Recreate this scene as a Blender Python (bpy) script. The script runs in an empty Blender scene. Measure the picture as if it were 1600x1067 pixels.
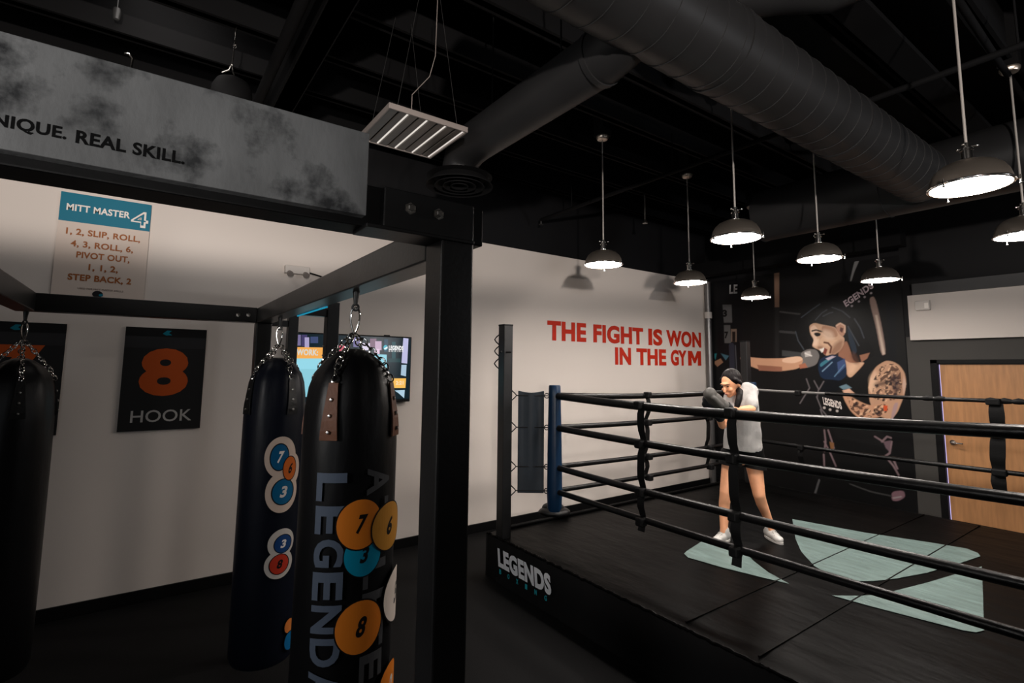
import bpy, bmesh, math, random
from mathutils import Vector as V, Matrix as M
random.seed(7)
PI = math.pi
SC = bpy.context.scene
COL = SC.collection

# ------------------------------------------------------------------ camera
FOC, YAW, PITCH, ROLL, PX, PY, CAMH = 804.7, .946, .1065, .0092, 806.6, 488.8, 1.95
_f = V((-math.sin(YAW), math.cos(YAW), 0)); _r = V((math.cos(YAW), math.sin(YAW), 0)); _u = V((0, 0, 1))
FW = math.cos(PITCH)*_f + math.sin(PITCH)*_u; _u2 = math.cos(PITCH)*_u - math.sin(PITCH)*_f
RT = math.cos(ROLL)*_r + math.sin(ROLL)*_u2; UP = math.cos(ROLL)*_u2 - math.sin(ROLL)*_r
EYE = V((0, 0, CAMH))
cam = bpy.data.cameras.new('camera'); co = bpy.data.objects.new('camera', cam); COL.objects.link(co)
cam.sensor_width = 36; cam.lens = FOC/1600*36
cam.shift_x = (800-PX)/1600; cam.shift_y = (PY-533.5)/1600
cam.clip_start = .05
co.matrix_world = M(((RT.x, UP.x, -FW.x, 0), (RT.y, UP.y, -FW.y, 0), (RT.z, UP.z, -FW.z, CAMH), (0, 0, 0, 1)))
SC.camera = co

def ray(px, py): return FW*FOC + RT*(px-PX) - UP*(py-PY)
def on(px, py, ax, val):                       # photo point -> point on an axis-aligned plane of the room
    d = ray(px, py); return EYE + d*((val-EYE[ax])/d[ax])
def dep(px, py, D): return EYE + ray(px, py)*(D/FOC)
def on_cyl(px, py, cx, cy, R):                 # photo point -> point on an upright cylinder
    d = ray(px, py); a = d.x*d.x+d.y*d.y; ex, ey = EYE.x-cx, EYE.y-cy
    b = 2*(ex*d.x+ey*d.y); c = ex*ex+ey*ey-R*R; q = b*b-4*a*c
    t = (-b-math.sqrt(max(q, 0)))/(2*a); p = EYE+d*t
    return math.atan2(p.y-cy, p.x-cx), p.z

# ------------------------------------------------------------------ materials
def lin(c):
    return tuple(((x/255)/12.92 if x/255 <= .04045 else ((x/255+.055)/1.055)**2.4) for x in c)
def mat(name, rgb, rough=.6, metal=0., bump=0., bscale=40., var=0., vscale=6., spec=.5, stretch=None, coat=0.):
    m = bpy.data.materials.new(name); m.use_nodes = True
    nt = m.node_tree; b = nt.nodes['Principled BSDF']
    col = lin(rgb)+(1,)
    b.inputs['Base Color'].default_value = col; b.inputs['Roughness'].default_value = rough
    b.inputs['Metallic'].default_value = metal; b.inputs['Specular IOR Level'].default_value = spec
    if coat: b.inputs['Coat Weight'].default_value = coat
    tc = nt.nodes.new('ShaderNodeTexCoord'); mp = nt.nodes.new('ShaderNodeMapping')
    nt.links.new(tc.outputs['Object'], mp.inputs['Vector'])
    if stretch: mp.inputs['Scale'].default_value = stretch
    if var:
        n = nt.nodes.new('ShaderNodeTexNoise'); n.inputs['Scale'].default_value = vscale; n.inputs['Detail'].default_value = 6
        nt.links.new(mp.outputs[0], n.inputs['Vector'])
        r = nt.nodes.new('ShaderNodeValToRGB')
        r.color_ramp.elements[0].position = .3; r.color_ramp.elements[1].position = .72
        r.color_ramp.elements[0].color = tuple(x*(1-var) for x in col[:3])+(1,)
        r.color_ramp.elements[1].color = tuple(min(1, x*(1+var)) for x in col[:3])+(1,)
        nt.links.new(n.outputs['Fac'], r.inputs[0]); nt.links.new(r.outputs[0], b.inputs['Base Color'])
    if bump:
        n = nt.nodes.new('ShaderNodeTexNoise'); n.inputs['Scale'].default_value = bscale; n.inputs['Detail'].default_value = 5
        nt.links.new(mp.outputs[0], n.inputs['Vector'])
        bp = nt.nodes.new('ShaderNodeBump'); bp.inputs['Strength'].default_value = bump; bp.inputs['Distance'].default_value = .02
        nt.links.new(n.outputs['Fac'], bp.inputs['Height']); nt.links.new(bp.outputs[0], b.inputs['Normal'])
    return m
def emat(name, rgb, s):
    m = bpy.data.materials.new(name); m.use_nodes = True; nt = m.node_tree; nt.nodes.clear()
    e = nt.nodes.new('ShaderNodeEmission'); o = nt.nodes.new('ShaderNodeOutputMaterial')
    e.inputs[0].default_value = lin(rgb)+(1,); e.inputs[1].default_value = s
    nt.links.new(e.outputs[0], o.inputs[0]); return m
def pmat(name, rough=.5, emit=0.):             # printed / displayed picture: colour from the mesh's own colour layer
    m = bpy.data.materials.new(name); m.use_nodes = True; nt = m.node_tree; b = nt.nodes['Principled BSDF']
    a = nt.nodes.new('ShaderNodeAttribute'); a.attribute_name = 'ink'
    b.inputs['Roughness'].default_value = rough; b.inputs['Specular IOR Level'].default_value = .2
    if emit:
        b.inputs['Base Color'].default_value = (.01, .01, .01, 1)
        nt.links.new(a.outputs['Color'], b.inputs['Emission Color']); b.inputs['Emission Strength'].default_value = emit
    else:
        n = nt.nodes.new('ShaderNodeTexNoise'); n.inputs['Scale'].default_value = 60
        bp = nt.nodes.new('ShaderNodeBump'); bp.inputs['Strength'].default_value = .03
        nt.links.new(n.outputs['Fac'], bp.inputs['Height']); nt.links.new(bp.outputs[0], b.inputs['Normal'])
        nt.links.new(a.outputs['Color'], b.inputs['Base Color'])
    return m

WHITEWALL = mat('white_wall_paint', (214, 205, 198), .75, bump=.05, bscale=160)
GREYWALL = mat('grey_wall_paint', (56, 54, 51), .7, bump=.05, bscale=160)
BLACKWALL = mat('black_wall_paint', (16, 16, 18), .6, bump=.04, bscale=120, spec=.2)
CEILB = mat('black_ceiling_paint', (36, 36, 37), .7, bump=.06, bscale=30, spec=.2)
JOISTM = mat('black_joist_paint', (16, 16, 17), .7, bump=.05, bscale=40, spec=.06)
DUCTM = mat('black_duct_paint', (29, 29, 30), .45, bump=.02, bscale=8, var=.12, vscale=3, spec=.25)
FLOORM = mat('black_rubber_floor', (13, 13, 14), .75, bump=.15, bscale=220, var=.25, vscale=90, spec=.15)
STEEL = mat('black_powder_steel', (24, 24, 25), .38, bump=.03, bscale=90, var=.25, vscale=5, spec=.4)
STEELG = mat('bare_grey_steel', (62, 62, 62), .36, metal=.6, bump=.03, bscale=60, var=.3, vscale=4)
RODM = mat('satin_steel_rod', (196, 190, 184), .3, metal=.55, bump=.01)
BOLTM = mat('zinc_bolt', (175, 172, 168), .3, metal=1, bump=.02)
CHROME = mat('chrome', (215, 212, 208), .16, metal=1, bump=.01)
BRUSHED = mat('brushed_nickel', (196, 184, 172), .32, metal=.93, bump=.02, bscale=60, stretch=(1, 1, 20))
for b_ in [BRUSHED.node_tree.nodes['Principled BSDF']]:
    b_.inputs['Anisotropic'].default_value = .75; t_ = BRUSHED.node_tree.nodes.new('ShaderNodeTangent'); t_.direction_type = 'RADIAL'; t_.axis = 'Z'; BRUSHED.node_tree.links.new(t_.outputs[0], b_.inputs['Tangent'])
CONC = mat('concrete_look_panel', (112, 113, 114), .65, bump=.1, bscale=40, var=.34, vscale=3.2, spec=.2, stretch=(1, 1.6, .8))
def dirty(m, lo=(48, 49, 51)):                  # dark blotches of their own shape over the panel
    nt = m.node_tree; b = nt.nodes['Principled BSDF']; src = b.inputs['Base Color'].links[0].from_socket
    n = nt.nodes.new('ShaderNodeTexNoise'); n.inputs['Scale'].default_value = 4.6; n.inputs['Detail'].default_value = 10; n.inputs['Roughness'].default_value = .62
    tc = nt.nodes.new('ShaderNodeTexCoord'); nt.links.new(tc.outputs['Object'], n.inputs['Vector'])
    r = nt.nodes.new('ShaderNodeValToRGB'); r.color_ramp.elements[0].position = .51; r.color_ramp.elements[1].position = .62
    nt.links.new(n.outputs['Fac'], r.inputs[0])
    mx = nt.nodes.new('ShaderNodeMixRGB'); mx.inputs[2].default_value = lin(lo)+(1,)
    nt.links.new(r.outputs[0], mx.inputs[0]); nt.links.new(src, mx.inputs[1]); nt.links.new(mx.outputs[0], b.inputs['Base Color'])
dirty(CONC)
BAGM = mat('black_bag_vinyl', (8, 8, 10), .42, bump=.25, bscale=9, stretch=(1, 1, .35), spec=.2)
NAVYM = mat('navy_bag_vinyl', (11, 15, 26), .42, spec=.2, bump=.25, bscale=9, stretch=(1, 1, .35))
LEATHER = mat('brown_leather', (96, 58, 38), .5, bump=.1, bscale=60, var=.2, vscale=20, spec=.2)
BLKLEATHER = mat('black_leather', (14, 14, 15), .42, bump=.1, bscale=60, spec=.3)
ROPEM = mat('black_rope_cover', (9, 9, 10), .34, bump=.1, bscale=25, stretch=(1, 1, 4), spec=.3)
GREYROPE = mat('grey_twisted_rope', (110, 108, 106), .45, bump=.5, bscale=160)
STRAPM = mat('black_webbing', (8, 8, 9), .6, bump=.1, bscale=120, spec=.2)
CANVAS = mat('black_ring_canvas', (5, 5, 5), .45, bump=1., bscale=2.6, var=.12, vscale=3, spec=.05, stretch=(.6, 1.6, 1))
SKIRT = mat('black_ring_skirt', (16, 16, 17), .65, bump=.2, bscale=4, spec=.2)
BLUEM = mat('navy_blue_vinyl', (14, 40, 66), .35, bump=.06, bscale=25, spec=.3)
SLATE = mat('slate_blue_vinyl', (34, 42, 50), .5, bump=.15, bscale=7, var=.18, vscale=5, spec=.25)
TEALINK = mat('pale_teal_canvas_ink', (98, 116, 113), .5, bump=.9, bscale=4, var=.2, vscale=9, stretch=(.5, 2.2, 1), spec=.2)
REDINK = mat('red_wall_lettering', (186, 42, 20), .6, bump=.02, spec=.2)
BLACKINK = mat('black_sign_lettering', (10, 10, 11), .7, bump=.02, spec=.1)
WOOD = mat('oak_door_veneer', (178, 128, 84), .45, bump=.05, bscale=20, var=.14, vscale=5, stretch=(6, 6, .7))
BLACKTRIM = mat('black_trim_paint', (12, 12, 13), .5, bump=.03, spec=.15)
WHITEPL = mat('white_plastic', (205, 198, 192), .45, bump=.02)
GREYPL = mat('grey_plastic', (120, 112, 108), .45, bump=.02)
LOUVER = mat('grey_aluminium_louver', (98, 92, 87), .35, metal=.4, bump=.03, bscale=80)
SKIN = mat('skin', (232, 166, 126), .5, bump=.05, bscale=70, var=.08, vscale=12)
HAIRM = mat('dark_brown_hair', (18, 13, 14), .5, bump=.5, bscale=45, stretch=(1, 1, .25), spec=.15)
SHIRT = mat('white_cotton', (172, 169, 167), .8, bump=.35, bscale=16, spec=.2)
SHORTS = mat('black_shorts_cloth', (10, 10, 11), .7, bump=.3, bscale=18, spec=.15)
SHOE = mat('white_shoe_leather', (196, 194, 190), .5, bump=.05)
GLOVEM = mat('black_glove_leather', (16, 18, 23), .42, bump=.12, bscale=40, spec=.3)
GLOVEG = mat('grey_glove_leather', (70, 68, 65), .5, bump=.12, bscale=40, spec=.25)
LIPM = mat('lip', (150, 82, 72), .5, bump=.03)
EYEM = mat('eye_dark', (22, 16, 14), .25, bump=.01)
PRINT = pmat('printed_graphic', .5)
MURALP = pmat('printed_mural_vinyl', .42)
SCREEN = pmat('screen_picture', .2, 1.0)
LAMPGLOW = emat('lit_lamp_glass', (255, 245, 236), 97)
TUBEM = mat('white_tube_glass', (245, 238, 230), .3, bump=.01)

# ------------------------------------------------------------------ tags
def tag(o, label, cat, group=None):
    o['label'] = label; o['category'] = cat
    if group: o['group'] = group
    return o
def thing(name, label, cat, loc, group=None):
    o = bpy.data.objects.new(name, None); COL.objects.link(o); o.location = loc; o.empty_display_size = .1
    return tag(o, label, cat, group)
def wloc(o):
    p = V((0, 0, 0))
    while o: p += o.location; o = o.parent
    return p

# ------------------------------------------------------------------ mesh builder
class MB:
    def __init__(s): s.bm = bmesh.new()
    def box(s, lo, hi):
        x0, y0, z0 = lo; x1, y1, z1 = hi
        v = [s.bm.verts.new(p) for p in ((x0, y0, z0), (x1, y0, z0), (x1, y1, z0), (x0, y1, z0), (x0, y0, z1), (x1, y0, z1), (x1, y1, z1), (x0, y1, z1))]
        for f in ((0, 3, 2, 1), (4, 5, 6, 7), (0, 1, 5, 4), (1, 2, 6, 5), (2, 3, 7, 6), (3, 0, 4, 7)): s.bm.faces.new([v[i] for i in f])
        return s
    def obox(s, c, ax, ay, az):                # oriented box: half-axis vectors
        c = V(c); v = [s.bm.verts.new(c+ax*i+ay*j+az*k) for i, j, k in ((-1, -1, -1), (1, -1, -1), (1, 1, -1), (-1, 1, -1), (-1, -1, 1), (1, -1, 1), (1, 1, 1), (-1, 1, 1))]
        for f in ((0, 3, 2, 1), (4, 5, 6, 7), (0, 1, 5, 4), (1, 2, 6, 5), (2, 3, 7, 6), (3, 0, 4, 7)): s.bm.faces.new([v[i] for i in f])
        return s
    def tube(s, pts, r, n=10, caps=True, closed=False):
        pts = [V(p) for p in pts]; N = len(pts); rs = r if isinstance(r, (list, tuple)) else [r]*N
        rings = []; ref = None
        for i, p in enumerate(pts):
            if closed: t = pts[(i+1) % N]-pts[i-1]
            else: t = pts[min(i+1, N-1)]-pts[max(i-1, 0)]
            t.normalize()
            if ref is None: ref = V((0, 0, 1)) if abs(t.z) < .9 else V((1, 0, 0))
            a = (ref - t*ref.dot(t)).normalized(); b = t.cross(a); ref = a
            rings.append([s.bm.verts.new(p+(a*math.cos(2*PI*k/n)+b*math.sin(2*PI*k/n))*rs[i]) for k in range(n)])
        for i in range(N if closed else N-1):
            A, B = rings[i], rings[(i+1) % N]
            for k in range(n): s.bm.faces.new((A[k], A[(k+1) % n], B[(k+1) % n], B[k]))
        if caps and not closed: s.bm.faces.new(rings[0][::-1]); s.bm.faces.new(rings[-1])
        return s
    def lathe(s, prof, c=(0, 0, 0), n=32, axis=None):   # profile of (r, z)
        c = V(c); Q = V((0, 0, 1)).rotation_difference(V(axis)).to_matrix() if axis else M.Identity(3)
        rings = []
        for r, z in prof:
            if r < 1e-6: rings.append([s.bm.verts.new(c+Q@V((0, 0, z)))])
            else: rings.append([s.bm.verts.new(c+Q@V((r*math.cos(2*PI*k/n), r*math.sin(2*PI*k/n), z))) for k in range(n)])
        for A, B in zip(rings, rings[1:]):
            for k in range(n):
                k2 = (k+1) % n
                if len(A) == 1 and len(B) == 1: continue
                if len(A) == 1: s.bm.faces.new((A[0], B[k2], B[k]))
                elif len(B) == 1: s.bm.faces.new((A[k], A[k2], B[0]))
                else: s.bm.faces.new((A[k], A[k2], B[k2], B[k]))
        return s
    def ell(s, c, r, rot=None, n=14):
        mtx = M.Translation(V(c)) @ (rot.to_4x4() if rot else M.Identity(4)) @ M.Diagonal((r[0], r[1], r[2], 1))
        bmesh.ops.create_uvsphere(s.bm, u_segments=n, v_segments=max(8, n*2//3), radius=1, matrix=mtx); return s
    def cap(s, p0, p1, r0, r1, n=14):          # tapered capsule
        p0, p1 = V(p0), V(p1); s.tube([p0, p0.lerp(p1, .5), p1], [r0, (r0+r1)/2, r1], n); s.ell(p0, (r0,)*3, n=n); s.ell(p1, (r1,)*3, n=n); return s
    def torus(s, c, R, r, u, v, n=18, m=8, sv=1.):
        c = V(c); u, v = V(u).normalized(), V(v).normalized()
        return s.tube([c+u*R*math.cos(2*PI*k/n)+v*R*sv*math.sin(2*PI*k/n) for k in range(n)], r, m, closed=True)
    def prism(s, poly, ext):                   # polygon of 3-D points pushed along ext
        poly = [V(p) for p in poly]; ext = V(ext)
        a = [s.bm.verts.new(p) for p in poly]; b = [s.bm.verts.new(p+ext) for p in poly]; n = len(a)
        s.bm.faces.new(a[::-1]); s.bm.faces.new(b)
        for i in range(n): s.bm.faces.new((a[i], a[(i+1) % n], b[(i+1) % n], b[i]))
        return s
    def raw(s, verts, faces):
        v = [s.bm.verts.new(p) for p in verts]
        for f in faces:
            try: s.bm.faces.new([v[i] for i in f])
            except ValueError: pass
        return s
    def build(s, name, m, parent=None, smooth=False, bevel=0, sub=0, label=None, at=None):
        bmesh.ops.recalc_face_normals(s.bm, faces=s.bm.faces)
        o0 = wloc(parent) if parent else V((0, 0, 0))
        own = V(at) if at is not None else V((0, 0, 0))
        bmesh.ops.translate(s.bm, verts=s.bm.verts, vec=-(own if at is not None else o0))
        me = bpy.data.meshes.new(name); s.bm.to_mesh(me); s.bm.free()
        if smooth:
            for p in me.polygons: p.use_smooth = True
        me.materials.append(m); o = bpy.data.objects.new(name, me); COL.objects.link(o)
        if parent: o.parent = parent
        if at is not None: o.location = own-o0
        if bevel:
            b = o.modifiers.new('bevel', 'BEVEL'); b.width = bevel; b.segments = 2; b.limit_method = 'ANGLE'; b.angle_limit = .6
        if sub: b = o.modifiers.new('subdivision', 'SUBSURF'); b.levels = sub; b.render_levels = sub
        if smooth == 'auto':
            try: me.set_sharp_from_angle(angle=.7)
            except Exception: pass
        if label: o['label'] = label
        return o
def structure(o): o['kind'] = 'structure'; return o

# ------------------------------------------------------------------ lettering as meshes
_tc = {}
def glyphs(txt, bold=0.):
    key = (txt, bold)
    if key not in _tc:
        cu = bpy.data.curves.new('t', 'FONT'); cu.body = txt; cu.size = 1; cu.offset = bold; cu.resolution_u = 4; cu.fill_mode = 'FRONT'
        cu.space_character = 1+bold*1.6
        ob = bpy.data.objects.new('t', cu); COL.objects.link(ob)
        bpy.context.view_layer.update()
        me = bpy.data.meshes.new_from_object(ob.evaluated_get(bpy.context.evaluated_depsgraph_get()))
        vs = [(v.co.x, v.co.y) for v in me.vertices]; fs = [tuple(p.vertices) for p in me.polygons]
        bpy.data.objects.remove(ob); bpy.data.curves.remove(cu); bpy.data.meshes.remove(me)
        x0 = min(v[0] for v in vs); x1 = max(v[0] for v in vs); y0 = min(v[1] for v in vs); y1 = max(v[1] for v in vs)
        _tc[key] = ([((x-x0)/(x1-x0), (y-y0)/(y1-y0)) for x, y in vs], fs)
    return _tc[key]
class Print:                                    # a flat picture built of inked shapes in (u, v) metres
    def __init__(s): s.items = []; s.k = 0
    def poly(s, pts, rgb): s.k += 1; s.items.append(([tuple(p) for p in pts], [tuple(range(len(pts)))], rgb, s.k)); return s
    def rect(s, u0, v0, u1, v1, rgb): return s.poly([(u0, v0), (u1, v0), (u1, v1), (u0, v1)], rgb)
    def disc(s, u, v, ru, rv, rgb, n=40, tilt=0):
        c, d = math.cos(tilt), math.sin(tilt)
        return s.poly([(u+ru*math.cos(2*PI*k/n)*c-rv*math.sin(2*PI*k/n)*d, v+ru*math.cos(2*PI*k/n)*d+rv*math.sin(2*PI*k/n)*c) for k in range(n)], rgb)
    def text(s, txt, fn, rgb, bold=0.):         # fn maps the unit square to (u, v)
        vs, fs = glyphs(txt, bold); s.k += 1; s.items.append(([fn(x, y) for x, y in vs], fs, rgb, s.k)); return s
    def tbox(s, txt, u0, v0, u1, v1, rgb, bold=0., slant=0.):
        return s.text(txt, lambda x, y: (u0+x*(u1-u0)+slant*y*(v1-v0), v0+y*(v1-v0)), rgb, bold)
    def stroke(s, pts, w, rgb):
        for (a, b), (c, d) in zip(pts, pts[1:]):
            l = math.hypot(c-a, d-b) or 1; nx, ny = -(d-b)/l*w/2, (c-a)/l*w/2
            s.poly([(a+nx, b+ny), (c+nx, d+ny), (c-nx, d-ny), (a-nx, b-ny)], rgb)
        return s
    def build(s, name, m, parent, place, step=.0004, cut=0, label=None):
        bm = bmesh.new(); lay = bm.loops.layers.float_color.new('ink')
        for vs, fs, rgb, k in s.items:
            b2 = bmesh.new(); v2 = [b2.verts.new((u, v, 0)) for u, v in vs]
            for f in fs:
                try: b2.faces.new([v2[i] for i in f])
                except ValueError: pass
            if cut:
                u0 = min(v[0] for v in vs); u1 = max(v[0] for v in vs); u = math.ceil(u0/cut)*cut
                while u < u1:
                    bmesh.ops.bisect_plane(b2, geom=b2.verts[:]+b2.edges[:]+b2.faces[:], plane_co=(u, 0, 0), plane_no=(1, 0, 0)); u += cut
            bmesh.ops.triangulate(b2, faces=b2.faces)
            mp = {v: bm.verts.new(place(v.co.x, v.co.y, k*step)) for v in b2.verts}
            c = lin(rgb)+(1,)
            for f in b2.faces:
                try: nf = bm.faces.new([mp[v] for v in f.verts])
                except ValueError: continue
                for l in nf.loops: l[lay] = c
            b2.free()
        o0 = wloc(parent) if parent else V((0, 0, 0)); bmesh.ops.translate(bm, verts=bm.verts, vec=-o0)
        me = bpy.data.meshes.new(name); bm.to_mesh(me); bm.free(); me.materials.append(m)
        o = bpy.data.objects.new(name, me); COL.objects.link(o)
        if parent: o.parent = parent
        if label: o['label'] = label
        return o
def letters(txt, name, m, parent, fn, bold=0., lab=None, thick=None):   # lettering as a thin solid
    vs, fs = glyphs(txt, bold); mb = MB()
    mb.raw([fn(x, y) for x, y in vs], fs)
    if thick is not None:
        r = bmesh.ops.extrude_face_region(mb.bm, geom=mb.bm.faces[:])
        bmesh.ops.translate(mb.bm, verts=[g for g in r['geom'] if isinstance(g, bmesh.types.BMVert)], vec=V(thick))
    return mb.build(name, m, parent, label=lab)

# ------------------------------------------------------------------ room
WX, WY = -5.439, 8.131            # left wall plane, mural wall plane
XR, YB, ZC, ZW = 6.0, -4.5, 4.75, 3.524
structure(MB().box((WX-.2, YB, -.1), (XR, WY+.2, 0)).build('floor', FLOORM))
structure(MB().box((WX-.2, YB, ZC), (XR, WY+.2, ZC+.1)).build('ceiling', CEILB))
w = structure(MB().box((WX-.2, YB, 0), (WX, WY+.2, ZW)).build('wall_left', WHITEWALL))
structure(MB().box((WX-.2, YB, ZW), (WX+.004, WY+.2, ZC)).build('trim_1', BLACKWALL))
DX0, DX1, DZ = -2.165, -1.245, 2.042            # door opening
mb = MB(); mb.box((WX, WY, 0), (-2.49, WY+.2, ZC)); structure(mb.build('wall_mural', BLACKWALL))
mb = MB(); mb.box((-2.49, WY, 0), (DX0-.09, WY+.2, 2.40)); mb.box((DX1+.09, WY, 0), (XR, WY+.2, 2.40)); mb.box((DX0-.09, WY, DZ+.06), (DX1+.09, WY+.2, 2.40))
structure(mb.build('wall_door', GREYWALL))
structure(MB().box((-2.49, WY, 2.40), (XR, WY+.2, ZC)).build('wall_upper', BLACKWALL))
structure(MB().box((-2.427, WY-.06, 2.355), (XR, WY, 2.937)).build('trim_2', WHITEWALL))
structure(MB().box((-2.36, WY-.10, 2.939), (XR, WY, 3.08)).build('trim_3', mat('dark_grey_steel_paint', (62, 62, 63), .5, bump=.03)))
structure(MB().box((XR, YB, 0), (XR+.2, WY+.2, ZC)).build('wall_right', GREYWALL))
structure(MB().box((WX-.2, YB-.2, 0), (XR+.2, YB, ZC)).build('wall_back', GREYWALL))
structure(MB().box((WX, YB, 0), (WX+.02, WY, .1)).build('baseboard_left', BLACKTRIM, bevel=.004))
mb = MB(); mb.box((WX+.02, WY-.02, 0), (-2.50, WY, .1)); structure(mb.build('baseboard_mural', BLACKTRIM, bevel=.004))
# door
d = MB().box((DX0, WY+.02, .008), (DX1, WY+.065, DZ)).build('door_1', WOOD, bevel=.003, at=(DX0, WY+.04, 0)); structure(d)
mb = MB(); mb.box((DX0-.085, WY-.02, 0), (DX0-.012, WY+.1, DZ+.06)); mb.box((DX1+.012, WY-.02, 0), (DX1+.085, WY+.1, DZ+.06)); mb.box((DX0-.085, WY-.02, DZ+.012), (DX1+.085, WY+.1, DZ+.06))
mb.build('door_frame', BLACKTRIM, d, bevel=.003)
hp = V((DX0+.075, WY+.02, 1.09))
mb = MB(); mb.lathe([(0, 0), (.03, 0), (.03, .012), (0, .012)], hp, 20, (0, -1, 0)); mb.tube([hp, hp+V((0, -.055, 0)), hp+V((.02, -.06, 0)), hp+V((.11, -.06, -.004))], .009)
mb.build('door_handle', CHROME, d, smooth='auto')
# the gap at the latch edge and sill: daylight outside shows through
MB().box((DX0-.012, WY+.05, .0), (DX0-.003, WY+.055, DZ)).box((DX0, WY+.05, -.0), (DX1, WY+.055, .007)).build('daylight_gap', emat('daylight_outside', (214, 200, 255), 1.4), d)
# corner pipe column
pc = thing('pipe_column', 'grey steel pipe running down the corner between white wall and mural', 'pipe', (WX+.075, WY-.075, 0))
MB().tube([(WX+.075, WY-.075, 0), (WX+.075, WY-.075, 3.50)], .052, 20).build('pipe', mat('grey_pipe_steel', (118, 116, 116), .3, metal=.7, bump=.02), pc, smooth='auto')
zb = on(1111, 492, 1, WY-.1).z
MB().tube([(WX+.075, WY-.075, zb-.055), (WX+.075, WY-.075, zb+.055)], .064, 20).build('band', WHITEPL, pc, smooth='auto', label='white band around the pipe')

# ------------------------------------------------------------------ ceiling structure
ZJ = 4.3
for i, x in enumerate([-5.1+.61*k for k in range(15)]):
    structure(MB().box((x-.025, YB, ZJ), (x+.025, WY, ZC)).box((x-.05, YB, ZJ), (x+.05, WY, ZJ+.04)).build('ceiling_joist', JOISTM))
for y, zb_, wd in ((.775, 4.0, .075),):
    structure(MB().box((WX, y-wd, zb_), (XR, y+wd, zb_+.02)).box((WX, y-wd+.008, zb_), (XR, y+wd-.008, ZJ)).build('ceiling_girder', JOISTM))
structure(MB().box((-1.34, YB, 4.25), (-1.16, WY, 4.29)).build('ceiling_girder', JOISTM))
structure(MB().box((WX, 7.55, 3.52), (-2.3, 7.75, 3.74)).build('ceiling_beam', JOISTM))
tag(MB().tube([(WX, .59, 4.0), (.6, .59, 4.0)], .036, 14).build('sprinkler_pipe', JOISTM, smooth='auto', at=(WX, .59, 4.0)), 'thick black pipe beside the ceiling girder above the grey sign', 'pipe')
sp = thing('sprinkler_pipe', 'thin black pipe crossing the ceiling above the pendant lamps', 'pipe', (-5.2, 4.14, 3.9))
MB().tube([(-5.2, 4.14, 3.9), (1.5, 4.14, 3.9)], .022, 12).build('pipe_run', JOISTM, sp, smooth='auto')
for x in (-4.6, -3.1, -.6):
    MB().tube([(x, 4.14, 3.9), (x, 4.14, ZJ)], .006, 6).build('hanger_rod', JOISTM, sp)
MB().tube([(-5.2, 4.14, 3.9), (-5.2, 4.14, 3.84)], [.014, .012], 10).lathe([(0, 0), (.03, 0), (.03, .004), (0, .004)], (-5.2, 4.14, 3.835), 14).build('sprinkler_head', STEELG, sp, smooth='auto')
p = on(1008, 349, 2, 3.9)
tag(MB().tube([p+V((0, 0, .4)), p+V((0, 0, .04))], .012, 8).lathe([(0, 0), (.035, 0), (.035, .012), (.012, .05), (0, .05)], p, 14).build('ceiling_sprinkler', BOLTM, smooth='auto', at=p), 'small bright sprinkler head alone on the dark ceiling between the lamps', 'sprinkler')

# ducts
def ribbed(c0, c1, R, seam, n=28, sw=.006):
    c0, c1 = V(c0), V(c1); L = (c1-c0).length; pts = []; rs = []; k = 0
    N = int(L/seam)
    for i in range(N+1):
        t = min(1, i*seam/L)
        for dt, rr in ((-.0035, R), (-.0025, R+sw), (.0025, R+sw), (.0035, R)):
            q = t+dt/L
            if 0 <= q <= 1: pts.append(c0.lerp(c1, q)); rs.append(rr)
    return pts, rs
bd = thing('spiral_duct', 'large black spiral duct running towards the mural wall over the ring', 'duct', (-1.43, .95, 3.6))
pts, rs = ribbed((-1.43, .95, 3.6), (-1.43, 5.3, 3.6), .212, .16, sw=.004)
MB().tube(pts, rs, 36).build('duct_run', DUCTM, bd, smooth='auto')
for y in (2.3, 3.7): MB().tube([(-1.43, y-.02, 3.6), (-1.43, y+.02, 3.6)], .219, 36).build('duct_collar', DUCTM, bd, smooth='auto')
sd = thing('branch_duct', 'black round branch duct sloping from the large duct to a round diffuser', 'duct', (-3.17, 1.77, 3.247))
k_ = .786
def ds(x, y, z): return (x*k_, y*k_, CAMH+(z-CAMH)*k_)
MB().tube([ds(-1.8, 2.25, 4.03), ds(-2.1, 2.25, 3.95), ds(-2.2, 2.25, 3.93), ds(-3.72, 2.25, 3.93), ds(-3.88, 2.25, 3.915), ds(-3.98, 2.25, 3.86), ds(-4.02, 2.25, 3.78), ds(-4.03, 2.25, 3.68)], [r_*k_ for r_ in (.178, .178, .175, .175, .175, .17, .165, .16)], 32).build('duct_run', DUCTM, sd, smooth='auto')
MB().tube([ds(-2.24, 2.25, 3.93), ds(-2.20, 2.25, 3.93)], .185*k_, 32).build('duct_collar', DUCTM, sd, smooth='auto')
for xh in (-2.75, -2.05): MB().tube([(xh, 1.77, 3.64), (xh, 1.77, ZC)], .005, 6).build('hanger_rod', JOISTM, sd)
df = MB(); dc = ds(-4.03, 2.25, 3.6)
for R0 in (.24, .177, .118, .063):
    df.lathe([(R0-.055, .055), (R0-.01, .01), (R0, 0), (R0+.002, .005), (R0-.01, .02), (R0-.052, .061)], dc, 44)
df.lathe([(0, .032), (.236, .07), (.126, .08), (0, .08)], dc, 44)
df.build('round_diffuser', JOISTM, sd, smooth='auto')
fd = thing('cross_duct', 'wide black duct crossing above the far lamps near the mural wall', 'duct', (-2.6, 5.52, 3.66))
pts, rs = ribbed((on(1192, 340, 1, 5.52).x, 5.52, 3.66), (4, 5.52, 3.66), .28, 1.2, sw=.008)
MB().tube(pts, rs, 36).build('duct_run', DUCTM, fd, smooth='auto')
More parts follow.
